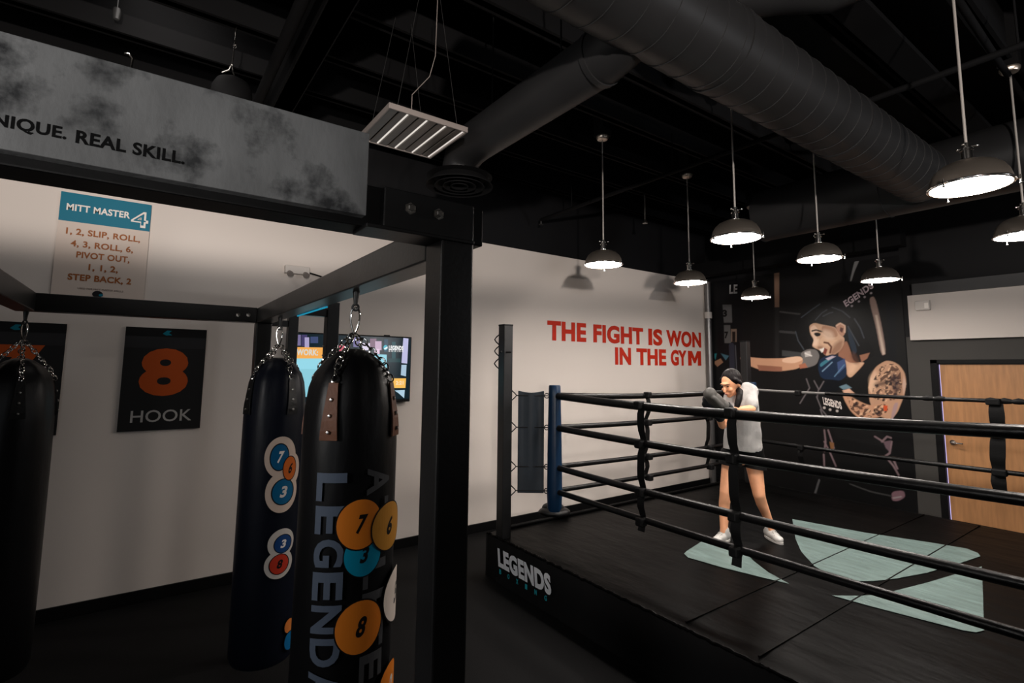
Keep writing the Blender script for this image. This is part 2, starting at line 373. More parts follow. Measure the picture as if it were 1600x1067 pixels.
td = thing('curved_duct', 'short black duct elbow cut by the top edge above the large duct', 'duct', (-.9, 1.9, 4.05))
MB().tube([on(1085, -70, 2, 4.05), on(1100, -12, 2, 4.05), on(1150, -14, 2, 4.05), on(1230, -24, 2, 4.05), on(1300, -24, 2, 4.05), on(1390, -60, 2, 4.05)], [.14, .15, .15, .145, .14, .13], 28).build('duct_run', DUCTM, td, smooth='auto')
p = on(1150, -14, 2, 4.05); MB().tube([p+V((0, 0, .14)), V((p.x, p.y, ZC))], .005, 6).build('hanger_rod', JOISTM, td)
tag(MB().tube([on(1490, -10, 2, 4.2), on(1548, 78, 2, 4.2), on(1700, 300, 2, 4.2)], .022, 10).build('conduit', JOISTM, smooth='auto', at=on(1548, 78, 2, 4.2)), 'thin black conduit on the ceiling at upper right beside the nearest lamp rod', 'pipe')

# hanging hook with wire above the sign
hk = thing('ceiling_hook', 'thin chain and hook hanging from the ceiling over a round black can', 'hook', dep(362, 118, 3.6))
D_ = 3.6
MB().tube([dep(369, -30, D_), dep(370, 20, D_), dep(369, 50, D_), dep(366, 75, D_), dep(363, 98, D_), dep(358, 109, D_), dep(347, 113, D_)], .0045, 8).tube([dep(363, 98, D_), dep(364, 112, D_), dep(367, 121, D_)], .004, 8).build('hook', CHROME, hk, smooth='auto')
for q_ in ((369, 10), (369, 26), (367, 72)): MB().torus(dep(*q_, D_), .012, .003, RT, UP).build('chain_link', CHROME, hk, smooth='auto')
c = dep(362, 150, D_)
MB().lathe([(0, .13), (.05, .128), (.1, .1), (.125, .05), (.13, -.02), (.12, -.1), (0, -.1)], c, 28).build('can', JOISTM, hk, smooth='auto')
p = dep(182, 24, 3.6)
tag(MB().tube([p+V((0, 0, .5)), p+V((0, 0, .04))], .006, 8).lathe([(0, .05), (.022, .05), (.026, .02), (.02, -.03), (0, -.035)], p, 14).build('hanging_hook', STEELG, smooth='auto', at=p), 'small grey hook hanging from the ceiling over the left part of the sign', 'hook')

# hanging panel fixture
zf = 3.4
c0 = on(608, 168, 2, zf); c1 = on(731, 207, 2, zf)
fx1, fy0, fy1 = (c0.x+c1.x)/2, c0.y, c1.y; fx0 = fx1-(fy1-fy0)
pf = thing('panel_light', 'square white louvered ceiling fixture hanging by wires behind the grey sign', 'light fixture', ((fx0+fx1)/2, (fy0+fy1)/2, zf))
t = .012
MB().box((fx0, fy0, zf), (fx1, fy0+t, zf+.034)).box((fx0, fy1-t, zf), (fx1, fy1, zf+.034)).box((fx0, fy0+t, zf), (fx0+t, fy1-t, zf+.034)).box((fx1-t, fy0+t, zf), (fx1, fy1-t, zf+.034)).build('frame', GREYPL, pf, bevel=.002)
MB().box((fx0+t, fy0+t, zf+.024), (fx1-t, fy1-t, zf+.034)).build('back_panel', BLACKTRIM, pf)
n = 4; TUBE_SHEEN = emat('tube_sheen_glow', (250, 240, 230), .8)  # tubes are off; their emission stands in for light they reflect
for k in range(n):
    g = lambda f: fy0+t+(fy1-fy0-2*t)*(k+f)/n
    for f0, f1 in ((.0, .40), (.50, .84)):
        MB().box((fx0+t, g(f0), zf+.003), (fx1-t, g(f1), zf+.012)).build('louver', LOUVER, pf, bevel=.002)
    MB().tube([(fx0+t, g(.92), zf+.010), (fx1-t, g(.92), zf+.010)], .006, 10).build('tube', TUBE_SHEEN, pf, smooth='auto')
for (x, y), top in (((fx1-.03, fy0+.06), V((fx1-.05, fy0+.2, ZJ))), ((fx1-.03, fy1-.06), V((fx1-.05, fy1-.2, ZJ))), ((fx0+.03, fy0+.06), V((fx0+.05, fy0+.2, ZJ))), ((fx0+.03, fy1-.06), V((fx0+.05, fy1-.2, ZJ)))):
    MB().tube([(x, y, zf+.034), top], .0016, 6).build('wire', STEELG, pf)
a = V(((fx0+fx1)/2+.2, fy0+.16, zf+.034))
MB().tube([a, a+V((0, 0, .12)), a+V((.02, .10, .26)), a+V((.03, .13, .4)), a+V((.04, .13, .8))], .0025, 8).build('power_cord', GREYPL, pf, smooth='auto', label='grey power cord')

# ------------------------------------------------------------------ pendant lamps
ZL = 2.95
LAMPS = [(-3.494, 3.558, 'brushed steel dome lamp in front of the top edge of the white lettered wall', 4.166),
         (-3.614, 5.089, 'brushed steel dome lamp at the right end of the white lettered wall', 4.227),
         (-2.151, 3.622, 'brushed steel dome lamp hanging under the large duct, in the middle of the ceiling', 4.1),
         (-3.804, 6.828, 'farthest and thinnest looking dome lamp, before the left part of the mural', 4.293),
         (-2.107, 4.884, 'brushed steel dome lamp over the mural, left of the printed boxer head', 4.07),
         (-2.209, 6.55, 'brushed steel dome lamp just above the printed boxer head in the mural', 4.197),
         (-.758, 3.575, 'nearest and largest dome lamp, at upper right on a long bright rod', 4.3),
         (-.811, 5.19, 'dome lamp cut off by the right edge of the picture', 4.326)]
def make_lamp(loc):
    L = thing('pendant_lamp', '', 'lamp', loc, 'steel pendant lamps over the ring'); P = V(loc)
    pr = [(.178, .0), (.180, .006), (.178, .016), (.176, .03), (.168, .06), (.150, .092), (.122, .118), (.088, .134), (.05, .143), (.032, .146)]
    pin = [(r-.004, z-.002) for r, z in pr[::-1]]
    MB().lathe(pr+pin+[pr[0]], P, 44).build('shade', BRUSHED, L, smooth='auto')
    MB().torus(P+V((0, 0, .004)), .181, .0065, (1, 0, 0), (0, 1, 0), 44, 10).build('rim', CHROME, L, smooth='auto')
    MB().lathe([(0, -.012), (.06, -.011), (.12, -.007), (.155, -.002), (.174, .003), (.165, .01), (0, .01)], P, 36).build('lamp_glass', LAMPGLOW, L, smooth='auto')
    MB().lathe([(0, .14), (.034, .14), (.036, .15), (.026, .155), (.026, .20), (.03, .203), (.03, .215), (.02, .222), (.02, .245), (.008, .25), (0, .25)], P, 24).build('socket', CHROME, L, smooth='auto')
    yk = MB()
    for a in (.5, .5+2*PI/3, .5+4*PI/3):
        d = V((math.cos(a), math.sin(a), 0)); yk.tube([P+V((0, 0, .225)), P+d*.045+V((0, 0, .228))], .004, 8); yk.ell(P+d*.048+V((0, 0, .228)), (.008,)*3, n=8)
    yk.build('thumb_screws', CHROME, L, smooth='auto')
    for a in (.2, .2+2*PI/3, .2+4*PI/3):
        d = V((math.cos(a), math.sin(a), 0)); e = V((-d.y, d.x, 0))
        MB().obox(P+d*.192+V((0, 0, .002)), d*.012, e*.006, V((0, 0, .004))).tube([P+d*.2+V((0, 0, -.016)), P+d*.2+V((0, 0, .02))], .0045, 8).ell(P+d*.2+V((0, 0, -.02)), (.008,)*3, n=8).build('rim_clip', CHROME, L, smooth='auto')
    MB().tube([P+V((0, 0, .25)), P+V((0, 0, 1.27))], .0072, 10).build('rod', RODM, L, smooth='auto')
    MB().lathe([(0, 1.25), (.05, 1.265), (.062, 1.285), (.062, 1.30), (0, 1.30)], P, 24).build('canopy', BRUSHED, L, smooth='auto')
    return L
l0 = make_lamp((LAMPS[0][0], LAMPS[0][1], ZL)); l0['label'] = LAMPS[0][2]
for x, y, lab, zt in LAMPS[1:]:
    c = l0.copy(); COL.objects.link(c); c.location = (x, y, ZL); c['label'] = lab
    for ch in l0.children:
        k = ch.copy(); COL.objects.link(k); k.parent = c
for x, y, lab, zt in LAMPS:                     # what each lamp hangs from
    structure(MB().box((x-.06, y-.06, ZL+1.30), (x+.06, y+.06, ZC)).build('ceiling_block', JOISTM))

# ------------------------------------------------------------------ bag rack
RX, RY, A = -1.221, .632, .1                     # near post corner
ZR0, ZR1 = 2.25, 2.355
rk = thing('bag_rack', 'black steel rack of posts and beams that the punching bags hang from', 'rack', (RX-A/2, RY+A/2, 0))
MB().box((RX-A, RY, 0), (RX, RY+A, 2.297)).build('post', STEEL, rk, bevel=.006)
MB().box((-4.09, RY, ZR0), (RX-A, RY+A, ZR1)).build('beam', STEELG, rk, bevel=.005)
MB().box((-4.09, -.62, ZR0), (-3.99, RY, ZR1)).build('beam', STEEL, rk, bevel=.005)
MB().box((-3.99, -.62, ZR0), (-1.33, -.52, ZR1)).build('beam', STEEL, rk, bevel=.005)
MB().box((-4.09, RY, 0), (-3.99, RY+A, ZR0)).build('post', STEEL, rk, bevel=.006)
zbm = on(400, 325, 0, RX-.03).z
MB().box((RX-.13, -1.9, zbm), (RX-.03, .78, zbm+.11)).build('beam', BLACKTRIM, rk, bevel=.004)
UY = RY+A+.22
for px, py in ((451, 484), (511, 459)):
    x = on(px, py, 1, UY).x; w_ = .0385*(UY+2.6)/3.3
    u = MB().box((x-w_, UY, 0), (x+w_, UY+.076, 2.365)).build('upright', STEEL, rk, bevel=.004)
    MB().box((x-.03, RY+A, ZR0+.02), (x+.03, UY, 2.32)).build('arm', STEEL, u, bevel=.003)
    for z in (2.02, 2.08):
        MB().tube([(x-.012, UY-.006, z), (x+.012, UY-.006, z)], .006, 8).build('pin', BOLTM, u, smooth='auto')
yp0 = on(600, 330, 0, RX).y; yp1 = on(740, 380, 0, RX).y
pl = MB().box((RX-.03, yp0, 2.30), (RX+.0, yp1, 2.405)).build('bracket_plate', STEEL, rk, bevel=.003)
MB().box((RX-.1, yp0-.045, 2.292), (RX+.006, yp1, 2.302)).build('flange', STEEL, pl, bevel=.002)
for px, py in ((641, 326), (685, 335)):
    b = on(px, py, 0, RX)
    MB().lathe([(0, 0), (.016, 0), (.016, .003), (.0105, .003), (.0105, .011), (.008, .013), (0, .013)], b, 6, (1, 0, 0)).build('bolt', BOLTM, pl)
for px in (372, 388):
    b = on(px, 492, 0, -3.99)
    MB().lathe([(0, 0), (.014, 0), (.014, .01), (0, .012)], b, 6, (1, 0, 0)).build('bolt', BOLTM, rk)
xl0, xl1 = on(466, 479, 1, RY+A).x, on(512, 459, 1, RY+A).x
MB().box((xl0, RY+A-.004, ZR0-.007), (xl1, RY+A+.004, ZR0-.001)).build('cyan_glint', emat('cyan_glint_glow', (40, 160, 195), .7), rk, label='thin cyan glint of screen light under the beam')  # emissive sliver stands in for the television's reflection on the beam

# sign
ys1 = on(575, 270, 0, RX).y; zs0 = 2.32; zs1 = 2.531
sg = thing('sign_panel', 'grey concrete look sign with black words hanging across the upper left', 'sign', (RX, ys1, zs0))
MB().box((RX-.03, -1.9, zs0), (RX, ys1, zs1)).build('panel', CONC, sg, bevel=.002)
def sgn(px0, py0, px1, py1, htop, hbot): pass
tl = on(0, 178, 0, RX); tr_ = on(290, 258, 0, RX)
zt0 = on(120, 203, 0, RX).z; zt1 = on(120, 224, 0, RX).z
ya = on(118, 220, 0, RX).y; yb = on(289, 245, 0, RX).y
letters('REAL SKILL.', 'lettering', BLACKINK, sg, lambda x, y: V((RX+.001, ya+x*(yb-ya), zt1+y*(zt0-zt1))), .03, thick=(.0008, 0, 0))
yc = on(103, 220, 0, RX).y; yw = (yc-on(22, 200, 0, RX).y)
y9 = on(-14, 200, 0, RX).y
letters('NIQUE.', 'lettering', BLACKINK, sg, lambda x, y: V((RX+.001, y9+x*(yc-y9), zt1-.0015+y*(zt0-zt1+.0015))), .03, thick=(.0008, 0, 0))
p = on(205, 95, 0, RX-.015)
MB().tube([p+V((0, 0, -.03)), p+V((0, .002, .005)), p+V((0, -.004, .014)), p+V((0, -.012, .012))], .0022, 8).build('hanging_hook', CHROME, sg, smooth='auto')

# ------------------------------------------------------------------ punching bags
def chain(mb, a, b, L=.034, r=.0032):
    a, b = V(a), V(b); d = b-a; n = max(1, round(d.length/(L*.78))); t = d.normalized()
    e = t.cross(V((.3, .8, .5))).normalized(); f = t.cross(e)
    for i in range(n):
        mb.torus(a+d*((i+.5)/n), L*.34, r, e if i % 2 else f, t, 12, 6, sv=d.length/n*.66/(L*.34))
def bag(name, label, cx, cy, ztop, zbot, R, zhook, m, straps=LEATHER, phase=0., apex=.1):
    B = thing(name, label, 'punching bag', (cx, cy, zbot), 'hanging punching bags')
    prof = [(0, zbot), (R*.6, zbot), (R*.93, zbot+.015), (R, zbot+.05), (R*1.012, zbot+.5), (R*1.0, ztop-.45), (R*.99, ztop-.26), (R*.955, ztop-.13), (R*.89, ztop-.05), (R*.79, ztop+.005), (R*.6, ztop+apex*.5), (R*.34, ztop+apex*.86), (R*.15, ztop+apex), (0, ztop+apex)]
    mb = MB(); mb.lathe(prof, (cx, cy, 0), 56)
    for v in mb.bm.verts:                       # gathered vinyl at the shoulders, slight dents lower down
        dx, dy = v.co.x-cx, v.co.y-cy; a = math.atan2(dy, dx); z = v.co.z
        k = max(0, min(1, (z-(ztop-.35))/.3)); w_ = 1+.022*k*math.sin(9*a+phase*3)+.012*math.sin(3*a+z*5+phase)*math.sin(z*3.1)
        v.co.x = cx+dx*w_; v.co.y = cy+dy*w_
    mb.build('body', m, B, smooth='auto')
    ring = V((cx, cy, zhook-.168))
    for q in range(4):
        a = phase+q*PI/2; d = V((math.cos(a), math.sin(a), 0)); e = V((-d.y, d.x, 0)); c = V((cx, cy, 0))
        top = ztop-.03; bot = ztop-.235
        N = 6; vs = []; fs = []
        for i in range(N+1):
            z = top+(bot-top)*i/N; hw = .020+.013*i/N; rr = R*(.872+.138*min(1, i/4.5))+.002
            for s_ in (-1, 1):
                ang = a+s_*hw/R
                vs.append(c+V((math.cos(ang)*rr, math.sin(ang)*rr, z)))
        for i in range(N): fs.append((2*i, 2*i+1, 2*i+3, 2*i+2))
        sm = MB().raw(vs, fs); r_ = bmesh.ops.extrude_face_region(sm.bm, geom=sm.bm.faces[:]); bmesh.ops.translate(sm.bm, verts=[g for g in r_['geom'] if isinstance(g, bmesh.types.BMVert)], vec=d*.006)
        so = sm.build('strap', straps, B)
        for i in (1, 2, 3):
            z = top+(bot-top)*(i*.28)-.004; pr_ = c+d*(R*(.872+.138*min(1, i*.28*6/4.5))+.0085)+V((0, 0, z))
            MB().lathe([(0, .006), (.005, .005), (.0075, .001), (.0075, -.004), (0, -.004)], pr_, 12, d).build('rivet', BOLTM, so, smooth='auto')
        ch = MB(); p0 = c+d*(R*.90)+V((0, 0, top+.005)); p1 = c+d*(R*.72)+V((0, 0, ztop+apex*.42))
        chain(ch, p0, p1); chain(ch, p1, ring+V((0, 0, -.005))+d*.012); ch.build('chain', CHROME, B, smooth='auto')
    # snap hook and eye bolt
    vdir = V((.585, .811, 0)); sh = []
    for t_ in range(24):
        an = 2*PI*t_/24; wv = .017+.007*math.sin(an)
        sh.append(ring+V((0, 0, .052))+vdir*wv*math.cos(an)+V((0, 0, .052*math.sin(an))))
    MB().tube(sh, .0042, 8, closed=True).build('snap_hook', CHROME, B, smooth='auto')
    MB().torus(ring+V((0, 0, .105)), .012, .005, vdir, (0, 0, 1)).tube([ring+V((0, 0, .115)), V((cx, cy, zhook-.03)), V((cx, cy, zhook))], [.008, .010, .014], 10).build('eye_bolt', STEELG, B, smooth='auto')
    return B
BR = .18
b2x = on(557, 448, 1, RY+A/2).x; b1x = on(439, 487, 1, RY+A/2).x
b2 = bag('punching_bag', 'nearest black punching bag with big vertical letters and orange number discs', b2x, RY+A/2, 1.92, .30, .178, ZR0, BAGM, LEATHER, phase=math.atan2(-RY-A/2, -b2x)-.42)
b1 = bag('punching_bag', 'punching bag half hidden behind the lettered bag, with white rimmed number stickers', b1x, RY+A/2, 1.90, .25, .175, ZR0, NAVYM, BLKLEATHER, phase=math.atan2(-RY-A/2, -b1x)+.55)
b0p = on(48, 490, 2, ZR0-.01)
print('BAG0', b0p)
b0 = bag('punching_bag', 'plain black punching bag cut off by the left edge of the picture', b0p.x, -.57, 1.88, .25, .175, ZR0, BAGM, BLKLEATHER, phase=.2)
for B, x in ((b2, b2x), (b1, b1x)):
    MB().lathe([(0, 0), (.02, 0), (.02, .02), (0, .024)], (x, RY+A/2, ZR1), 6).build('top_nut', STEELG, B)

def wrap(cx, cy, R):                            # (arc length, height) -> bag surface
    return lambda u, v, h: V((cx+(R+.004+h)*math.cos(u/R), cy+(R+.004+h)*math.sin(u/R), v))
OR_, TE_, BK_, WH_ = (206, 116, 34), (0, 128, 160), (16, 14, 16), (208, 196, 186)
R2 = .178*1.028; c2 = (b2x, RY+A/2)
def uv2(px, py):
    a, z = on_cyl(px, py, c2[0], c2[1], R2); return a*R2, z
# column of big letters read downwards
def column(word, px0, px1, ytop, pitch, rgb, bold):
    P2 = Print()
    for i, ch_ in enumerate(word):
        ya_, yb_ = ytop+i*pitch, ytop+i*pitch+pitch*.86
        ua, za = uv2(px0-i*2.2, ya_); ub, _ = uv2(px1-i*2.2, ya_); _, zb2 = uv2(px0-i*2.2, yb_)
        # letter turned a quarter right: its height runs along u, its width runs down z
        P2.text(ch_, lambda x, y, ua=ua, ub=ub, za=za, zb2=zb2: (ua+y*(ub-ua), za+x*(zb2-za)), rgb, bold)
    P2.build('lettering', PRINT, b2, wrap(c2[0], c2[1], R2), .00025, cut=.012)
column('LEGENDARY', 497, 543, 738, 51.5, (76, 86, 102), .035)
column('ATHLETE', 574, 607, 732, 49, (66, 67, 70), .03)
P2K = 804.7/1.95; k2 = 12
def disc2(px, py, rpx, rgb, num=None, nrgb=BK_, tall=1.1):
    global k2; k2 += 4; P2 = Print(); P2.k = k2
    u, v = uv2(px, py); r = rpx/P2K
    P2.disc(u, v, r*1.06, r*1.06*tall, BK_); P2.disc(u, v, r, r*tall, rgb)
    if num: P2.tbox(num, u-r*.22, v-r*.42, u+r*.16, v+r*.42, nrgb, .04, slant=.22)
    P2.build('number_disc', PRINT, b2, wrap(c2[0], c2[1], R2), .00025, cut=.012)
disc2(567, 866, 27, TE_, '3'); disc2(562, 818, 32, OR_, '7'); disc2(561, 978, 33, OR_, '8'); disc2(604, 820, 32, (176, 122, 44), '6'); disc2(612, 925, 36, WH_, '5', (60, 60, 58)); disc2(604, 1068, 30, OR_, '2', (200, 200, 200))
R1 = .175*1.028; c1 = (b1x, RY+A/2)
def uv1(px, py):
    a, z = on_cyl(px, py, c1[0], c1[1], R1); return a*R1, z
P1 = Print(); P1K = 804.7/3.05
def disc1(px, py, ru, rv, rgb, num=None, nrgb=BK_, rim=True):
    u, v = uv1(px, py); a, b = ru/P1K, rv/P1K
    P1.disc(u, v, a, b, BK_); P1.disc(u, v, a*.9, b*.92, rgb)
    if num: P1.tbox(num, u-a*.3, v-b*.42, u+a*.22, v+b*.42, nrgb, .04, slant=.2)
for px, py, a, b in ((439, 714, 23, 31), (453, 733, 17, 26), (441, 768, 24, 31)):
    u, v = uv1(px, py); P1.disc(u, v, a/P1K, b/P1K, (196, 176, 162))
disc1(437, 714, 14, 21, (8, 82, 124), '7', (220, 216, 210)); disc1(442, 768, 17, 20, (8, 88, 128), '3', (200, 196, 190)); disc1(452, 731, 11, 19, (190, 94, 30), '6')
P1.build('number_sticker', PRINT, b1, wrap(c1[0], c1[1], R1), .00025, cut=.012); P1 = Print()
for px, py, a, b in ((440, 848, 20, 21), (436, 881, 21, 21)):
    u, v = uv1(px, py); P1.disc(u, v, a/P1K, b/P1K, (186, 180, 174))
disc1(442, 849, 14, 14, (20, 60, 112), '3', (220, 216, 210)); disc1(436, 881, 15, 15, (178, 52, 34), '8')
P1.build('number_sticker', PRINT, b1, wrap(c1[0], c1[1], R1), .00025, cut=.012); P1 = Print()
disc1(451, 977, 10, 11, (190, 110, 50)); disc1(451, 1000, 11, 14, (8, 92, 140))
P1.build('number_sticker', PRINT, b1, wrap(c1[0], c1[1], R1), .00025, cut=.012)

# ------------------------------------------------------------------ things on the left wall
def wall_at(h0=.0): return lambda u, v, h: V((WX+h0+h, u, v))
def board(name, label, cat, y0, z0, y1, z1, thick, face, edge, pr, group=None):
    T = thing(name, label, cat, (WX, (y0+y1)/2, z0), group)
    MB().box((WX+.002, y0, z0), (WX+thick, y1, z1)).build('board', edge, T, bevel=.002)
    pr.build('print', PRINT, T, wall_at(thick+.0006))
    return T
# mitt master board
y0, y1, z0, z1 = -.625, -.029, on(160, 479, 0, WX).z, 3.332
tw = y1-y0
zz = lambda py: on(160, py, 0, WX).z
zh = zz(353.5)
pm = Print().rect(y0, z0, y1, z1, (206, 192, 182)).rect(y0, zh, y1, z1, (0, 108, 134))
pm.tbox('MITT MASTER', y0+.07*tw, zz(337), y0+.76*tw, zz(326.5), (232, 226, 220), .03)
def outl(x, y, s_): return (y0+tw*(.775+.2*(x-.5)*s_+.1), zz(336)+.14*(y-.5)*s_)
pm.text('4', lambda x, y: outl(x, y, 1.), (232, 226, 220), .03); pm.text('4', lambda x, y: (y0+tw*(.875+.142*(x-.5)), zz(336)+.1*(y-.5)), (0, 108, 134), .0)
INKB = (150, 86, 40)
for s_, a_, b_, pc in (('1, 2, SLIP, ROLL,', .09, .9, 368), ('4, 3, ROLL, 6,', .15, .83, 386), ('PIVOT OUT,', .22, .8, 402.5), ('1, 1, 2,', .36, .68, 420), ('STEP BACK, 2', .155, .84, 437)):
    dsc = 1.8 if ',' in s_ else 0
    pm.tbox(s_, y0+a_*tw, zz(pc+4.8+dsc), y0+b_*tw, zz(pc-4.8), INKB, .03)
pm.tbox('USED FOR MITT MASTER DRILLS', y0+.27*tw, zz(455), y0+.76*tw, zz(452.5), (70, 50, 40), .0)
pm.disc((y0+y1)/2-.01, zz(461), .034, .028, (20, 22, 26)); pm.disc((y0+y1)/2+.012, zz(462), .014, .012, (0, 108, 134))
board('poster_board', 'white wall board with teal band reading MITT MASTER 4', 'poster', y0, z0, y1, z1, .03, PRINT, WHITEPL, pm)
def number_poster(y0, y1, z0, z1, num, word, label):
    tw = y1-y0; h = z1-z0
    p_ = Print().rect(y0, z0, y1, z1, (30, 30, 31)).rect(y0, z1-.085*h, y1, z1, (15, 15, 16)).rect(y0, z1-.2*h, y1, z1-.092*h, (40, 40, 42))
    u, v = (y0+y1)/2, z1-.045*h
    p_.poly([(u-.035, v-.01), (u-.005, v+.02), (u+.03, v+.018), (u+.01, v-.002), (u+.034, v-.02), (u-.01, v-.024)], (0, 110, 130))
    p_.tbox(num, y0+.2*tw, z1-.67*h, y0+.8*tw, z1-.2*h, (176, 76, 26), .045)
    p_.tbox(word, y0+.14*tw, z0+.08*h, y0+.88*tw, z0+.195*h, (168, 166, 164), .006)
    return board('number_poster', label, 'poster', y0, z0, y1, z1, .02, PRINT, BLACKTRIM, p_, 'black number posters on the left wall')
number_poster(-.132, .454, 1.395, 2.266, '8', 'HOOK', 'black poster with an orange 8 above the word HOOK')
number_poster(-1.09, -.508, 1.395, 2.266, '7', 'HOOK', 'black poster mostly hidden behind the leftmost punching bag')
# emergency light
e0, e1 = on(444, 415, 0, WX), on(481, 432, 0, WX)
el = thing('emergency_light', 'white emergency light box with two small heads on the left wall above the rack', 'light fixture', (WX, (e0.y+e1.y)/2, e1.z))
MB().box((WX+.001, e0.y, e1.z+.005), (WX+.07, e1.y, e0.z)).build('housing', WHITEPL, el, bevel=.006)
for yy in (e0.y+.04, e1.y-.04):
    MB().lathe([(0, .03), (.028, .03), (.03, .02), (.024, -.02), (0, -.03)], (WX+.085, yy, e1.z), 16, (1, 0, -.5)).build('lamp_head', GREYPL, el, smooth='auto')
p = V((WX+.05, e1.y, e1.z+.03))
MB().tube([p, p+V((.02, .12, -.03)), p+V((.02, .24, -.05))], .008, 8).build('arm', BLACKTRIM, el, smooth='auto')

# television
ty0, ty1, tz0, tz1 = 1.16, 2.428, 1.571, 2.283
tv = thing('television', 'large lit television on the white wall behind the punching bags', 'television', (WX, (ty0+ty1)/2, tz0))
MB().box((WX+.03, ty0, tz0), (WX+.075, ty1, tz1)).build('case', BLACKTRIM, tv, bevel=.005)
MB().box((WX+.001, ty0+.4, tz0+.2), (WX+.03, ty1-.4, tz1-.2)).build('wall_mount', BLACKTRIM, tv)
MB().box((WX+.04, (ty0+ty1)/2-.3, tz1), (WX+.07, (ty0+ty1)/2-.24, tz1+.012)).box((WX+.04, (ty0+ty1)/2+.32, tz1), (WX+.07, (ty0+ty1)/2+.38, tz1+.012)).build('top_clip', BLACKTRIM, tv)
q = lambda px, py: (lambda p_: (p_.y, p_.z))(on(px, py, 0, WX+.076))
sc = Print().rect(ty0+.018, tz0+.03, ty1-.012, tz1-.014, (10, 30, 38))
for (a, b, c_, d_), rgb in (((464, 523, 470, 540), (120, 110, 150)), ((471, 523, 480, 541), (66, 58, 100)), ((476, 527, 483, 545), (170, 160, 200)), ((485, 526, 497, 536), (60, 72, 110)), ((530, 540, 539, 550), (205, 96, 110)), ((552, 527, 562, 542), (110, 104, 150)), ((566, 536, 578, 547), (215, 205, 225)), ((578, 529, 588, 543), (120, 90, 110)), ((586, 533, 596, 547), (190, 160, 185)), ((585, 545, 593, 553), (220, 190, 215)), ((600, 530, 606, 550), (26, 60, 80)), ((612, 534, 618, 560), (20, 70, 76)), ((606, 560, 626, 566), (24, 58, 62))):
    sc.poly([q(a, b), q(c_, b), q(c_, d_), q(a, d_)], rgb)
sc.poly([q(630, 528), q(638, 529), q(636, 568), q(627, 567)], (190, 190, 225)).poly([q(627, 570), q(635, 570), q(634, 588), q(626, 586)], (170, 196, 215))
sc.poly([q(455, 542), q(509, 543), q(509, 560), q(455, 560)], (244, 172, 84)).poly([q(455, 560), q(509, 560), q(509, 578), q(455, 580)], (150, 216, 232))
sc.poly([q(455, 576), q(604, 578), q(604, 554), q(575, 553), q(575, 620), q(455, 620)], (140, 205, 220))
a, b = q(463, 553), q(497, 546); sc.tbox('WORK:', a[0], a[1]-.012, b[0], b[1], (214, 214, 206), .04)
a, b = q(607, 546), q(630, 540.5); sc.tbox('LEGENDS', a[0], a[1]-.005, b[0], b[1], (240, 240, 240), .05)
a, b = q(607, 549), q(630, 547.5); sc.tbox('B O X I N G', a[0], a[1]-.004, b[0], b[1], (230, 230, 230), .02)
a = q(602, 543); sc.disc(a[0], a[1], .024, .028, (60, 170, 190)).poly([(a[0]-.02, a[1]-.012), (a[0]+.02, a[1]+.014), (a[0]+.024, a[1]-.006), (a[0]-.008, a[1]-.024)], (225, 236, 238))
sc.poly([q(612, 591), q(634, 591), q(633, 606), q(613, 606)], (248, 190, 92))
a, b = q(618, 601), q(630, 595); sc.tbox('2:21', a[0], a[1], b[0], b[1], (250, 225, 190), .03)
sc.poly([q(616, 610), q(632, 609), q(631, 622), q(622, 614)], (176, 206, 224))
sc.build('screen', SCREEN, tv, wall_at(.0762), .0003)

# red wall lettering
wl = thing('wall_lettering', 'red wall letters reading THE FIGHT IS WON IN THE GYM', 'lettering', (WX, 6.2, 2.0))
def lwords(words, z0, z1):
    for s_, px0, px1, py in words:
        ya, yb = on(px0, py, 0, WX).y, on(px1, py, 0, WX).y
        letters(s_, 'word', REDINK, wl, lambda x, y, ya=ya, yb=yb: V((WX+.001, ya+x*(yb-ya), z0+y*(z1-z0))), .042, thick=(.006, 0, 0))
lwords((('THE', 855, 915.5, 515), ('FIGHT', 927, 1004.5, 525), ('IS', 1013, 1034.5, 528), ('WON', 1041, 1095, 532)), 2.33, 2.60)
lwords((('IN', 961, 985.5, 557), ('THE', 994.5, 1040.5, 558), ('GY', 1048, 1072.5, 560)), 2.012, 2.275)
ya, yb = on(1075, 560, 0, WX).y, on(1095, 560, 0, WX).y
MB().prism([V((WX+.001, ya+x*(yb-ya), 2.018+y*.252)) for x, y in ((0, 0), (0, 1), (.29, 1), (.5, .5), (.71, 1), (1, 1), (1, 0), (.75, 0), (.75, .6), (.56, .17), (.44, .17), (.25, .6), (.25, 0))], (.006, 0, 0)).build('word', REDINK, wl)

